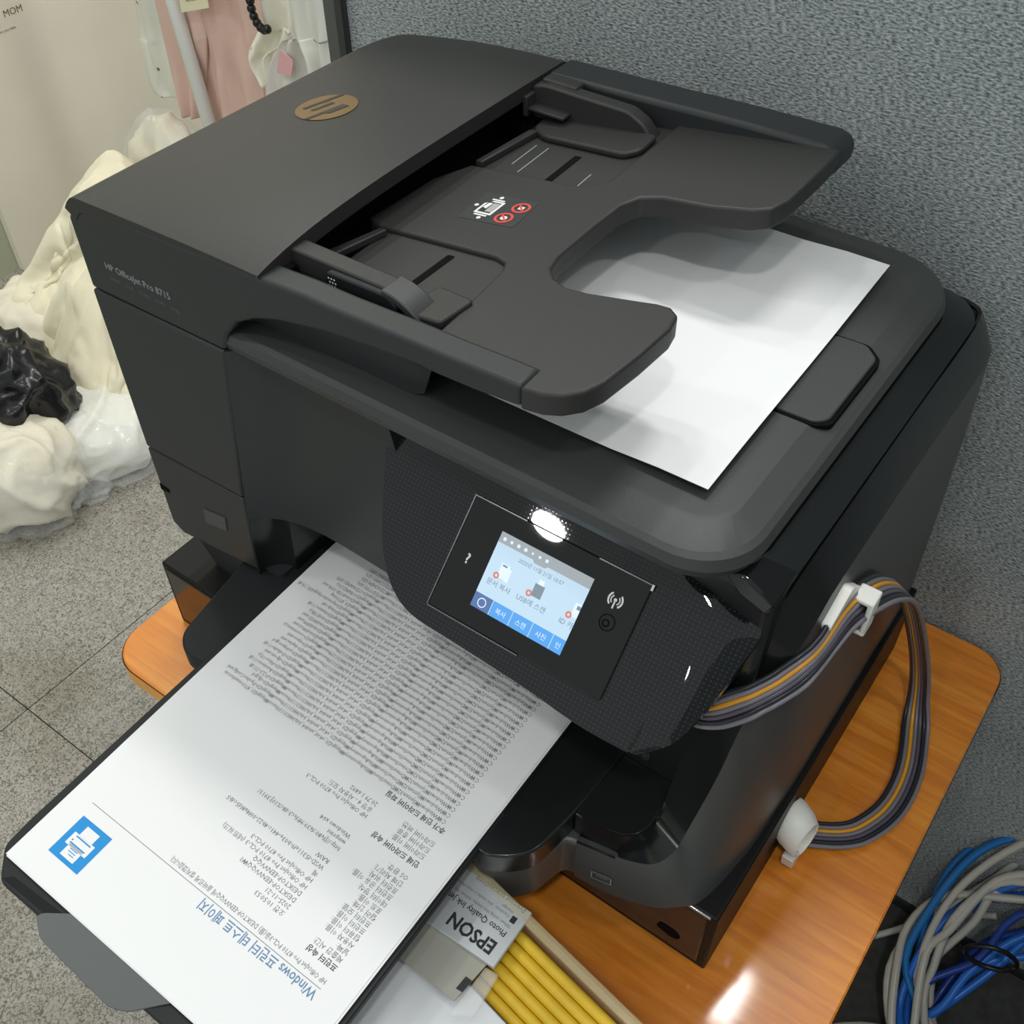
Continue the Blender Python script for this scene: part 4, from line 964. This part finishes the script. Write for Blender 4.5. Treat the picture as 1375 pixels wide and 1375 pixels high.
# clothes rack and hanging clothes
rk = root('clothes_rack', (-86, 91, FLOOR), 'white painted clothes rack pole standing among the hanging clothes', 'clothes rack')
part('upright', tube([(-97.0, 91, 66), (-89.5, 91, -.7), (-84.0, 91, FLOOR)], 1.05, 14), M['pole'], rk, smooth=True)
part('rail', tube([(-130, 93.5, 62), (-40, 93.5, 62)], 1.1, 12), M['pole'], rk, smooth=True)
def hang(pts_l, pts_r, y, depth, folds, seed, n=44):
    """cloth panel hanging between a left and a right outline [(x,z)...] from top to hem"""
    rings = []
    L = smooth_path([(a, 0, b) for a, b in pts_l], 6); Rr = smooth_path([(a, 0, b) for a, b in pts_r], 6)
    for l, r in zip(L, Rr):
        front, back = [], []
        for k in range(n + 1):
            s = k / n; x = l.x + (r.x - l.x) * s; z = l.z + (r.z - l.z) * s
            w = math.sin(s * math.pi * folds + seed + .05 * z) * depth * .5 + (1 - abs(noise.noise(Vector((x * .22, z * .07, seed))))) ** 3 * depth * .8
            edge = math.sin(math.pi * min(1, max(0, s))) ** .4
            front.append((x, y - edge * (.7 + depth * .3) + w * edge, z)); back.append((x, y + edge * .8 + w * edge * .6, z))
        rings.append(front + back[::-1])
    return loft(rings, True, True)
soft('printed_shirt', hang([(-101.5, 40), (-101.9, -3.85), (-102.9, -10.5), (-103.5, -16.5), (-102.2, -18.3)], [(-92, 40), (-93.4, -2.1), (-94.5, -9.7), (-96.0, -15), (-96.4, -17.2)], 93.4, .9, 3, 2), M['floral_grey'], (-97, 93, 0), 'white top with faint grey print hanging leftmost on the rack', 'clothing')
soft('knit_cardigan', hang([(-95.5, 40), (-95.7, -2.3), (-95.7, -10.8), (-95.9, -17), (-95.7, -19.8)], [(-84.5, 40), (-85.75, -.3), (-86.2, -6.4), (-89.5, -15), (-91.2, -18.6)], 92.6, 1.2, 3, 5), M['pink'], (-92, 92, 0), 'pink knitted garment hanging behind the white rack pole', 'clothing')
soft('knit_dress', hang([(-90, 40), (-89.5, -.4), (-89.0, -6.3), (-89.5, -14), (-91, -26)], [(-72.5, 40), (-73.0, 2.5), (-74.0, -4), (-76.4, -10.5), (-78, -26)], 93.2, 1.4, 4, 1), M['pink'], (-78, 93, 0), 'wide pink knitted dress hanging right of the white rack pole', 'clothing')
soft('ruffled_top', hang([(-70, 40), (-71.5, 3), (-73.2, -1.1), (-75.9, -4.7), (-76.2, -6.8), (-74.4, -9.2)], [(-62, 40), (-63.9, 4.6), (-66, .5), (-67.9, -1.8), (-71.6, -4.2), (-72.2, -8.4)], 91.2, 1.6, 3, 3), M['floral'], (-71, 91, 0), 'ivory ruffled top with small red flowers hanging beside the pink dress', 'clothing')
fcv = soft('film_cover', hang([(-64.5, 40), (-64.9, 4.6), (-68.8, -1.9), (-72, -6.6), (-73, -14)], [(-58, 40), (-58.8, 5.8), (-59.5, 2.1), (-59.8, -3.1), (-60.5, -14)], 90.4, 1.3, 4, 6), mat('milky_film', srgb(232, 228, 222), .3, alpha=.8), (-64, 90, 0), 'milky film garment cover with a pink print nearest the partition post', 'garment cover')
soft('white_scarf', hang([(-63.0, 40), (-63.6, 4.4), (-63, .9), (-61.5, -1.6), (-61, -8)], [(-56.5, 40), (-57.6, 5.5), (-57.9, 1.8), (-58.2, -.5), (-58.5, -8)], 88.6, 1.6, 3, 9), M['whitecloth'], (-59, 88, 0), 'white cloth hanging directly beside the grey partition post', 'clothing')
pk = part('pink_patch', prism(rpoly([(-68.0, -4.7), (-65.3, -4.5), (-64.4, -2.3), (-66.6, -1.3)], .4), lambda u, v, w: (u, w, v), 88.5, 88.65), M['pink_pale'], origin=(-66, 88.6, -5))
pk.parent = fcv; pk.location = pk.location - fcv.location
tg = root('price_tag', (-84, 90, 0), 'ivory swing tag hanging on the pink clothes', 'tag')
part('tag_card', prism([(-86.9, -1.5), (-80.9, .4), (-80.6, 8), (-86.6, 6)], lambda u, v, w: (u, w, v), 90.0, 90.1), M['tag'], tg)
part('tag_lettering', text_vf([('HYEL', 1.5, -85.6, 1.0, 'LEFT', 0, .01), ('baby clothes', .45, -85.4, .1)], lambda u, v: (u, 89.95, v + (u + 86) * .28)), M['ink_bold'], tg)
bd = root('bead_strap', (-70.5, 89, 2), 'black glossy beaded strap looped on the ivory ruffled top', 'strap')
for k in range(11):
    a = 1.5 + k * .36
    c = Vector((-69.3 + 1.7 * math.cos(a), 88.8, 3.2 + 2.7 * math.sin(a)))
    part('bead', loft([[tuple(c + Vector((.6 * math.sin(th) * math.cos(ph), .6 * math.sin(th) * math.sin(ph), .6 * math.cos(th)))) for ph in [2 * math.pi * q / 10 for q in range(10)]] for th in [.05 + i * (math.pi - .1) / 6 for i in range(7)]]), M['blackbag'], bd, smooth=True)
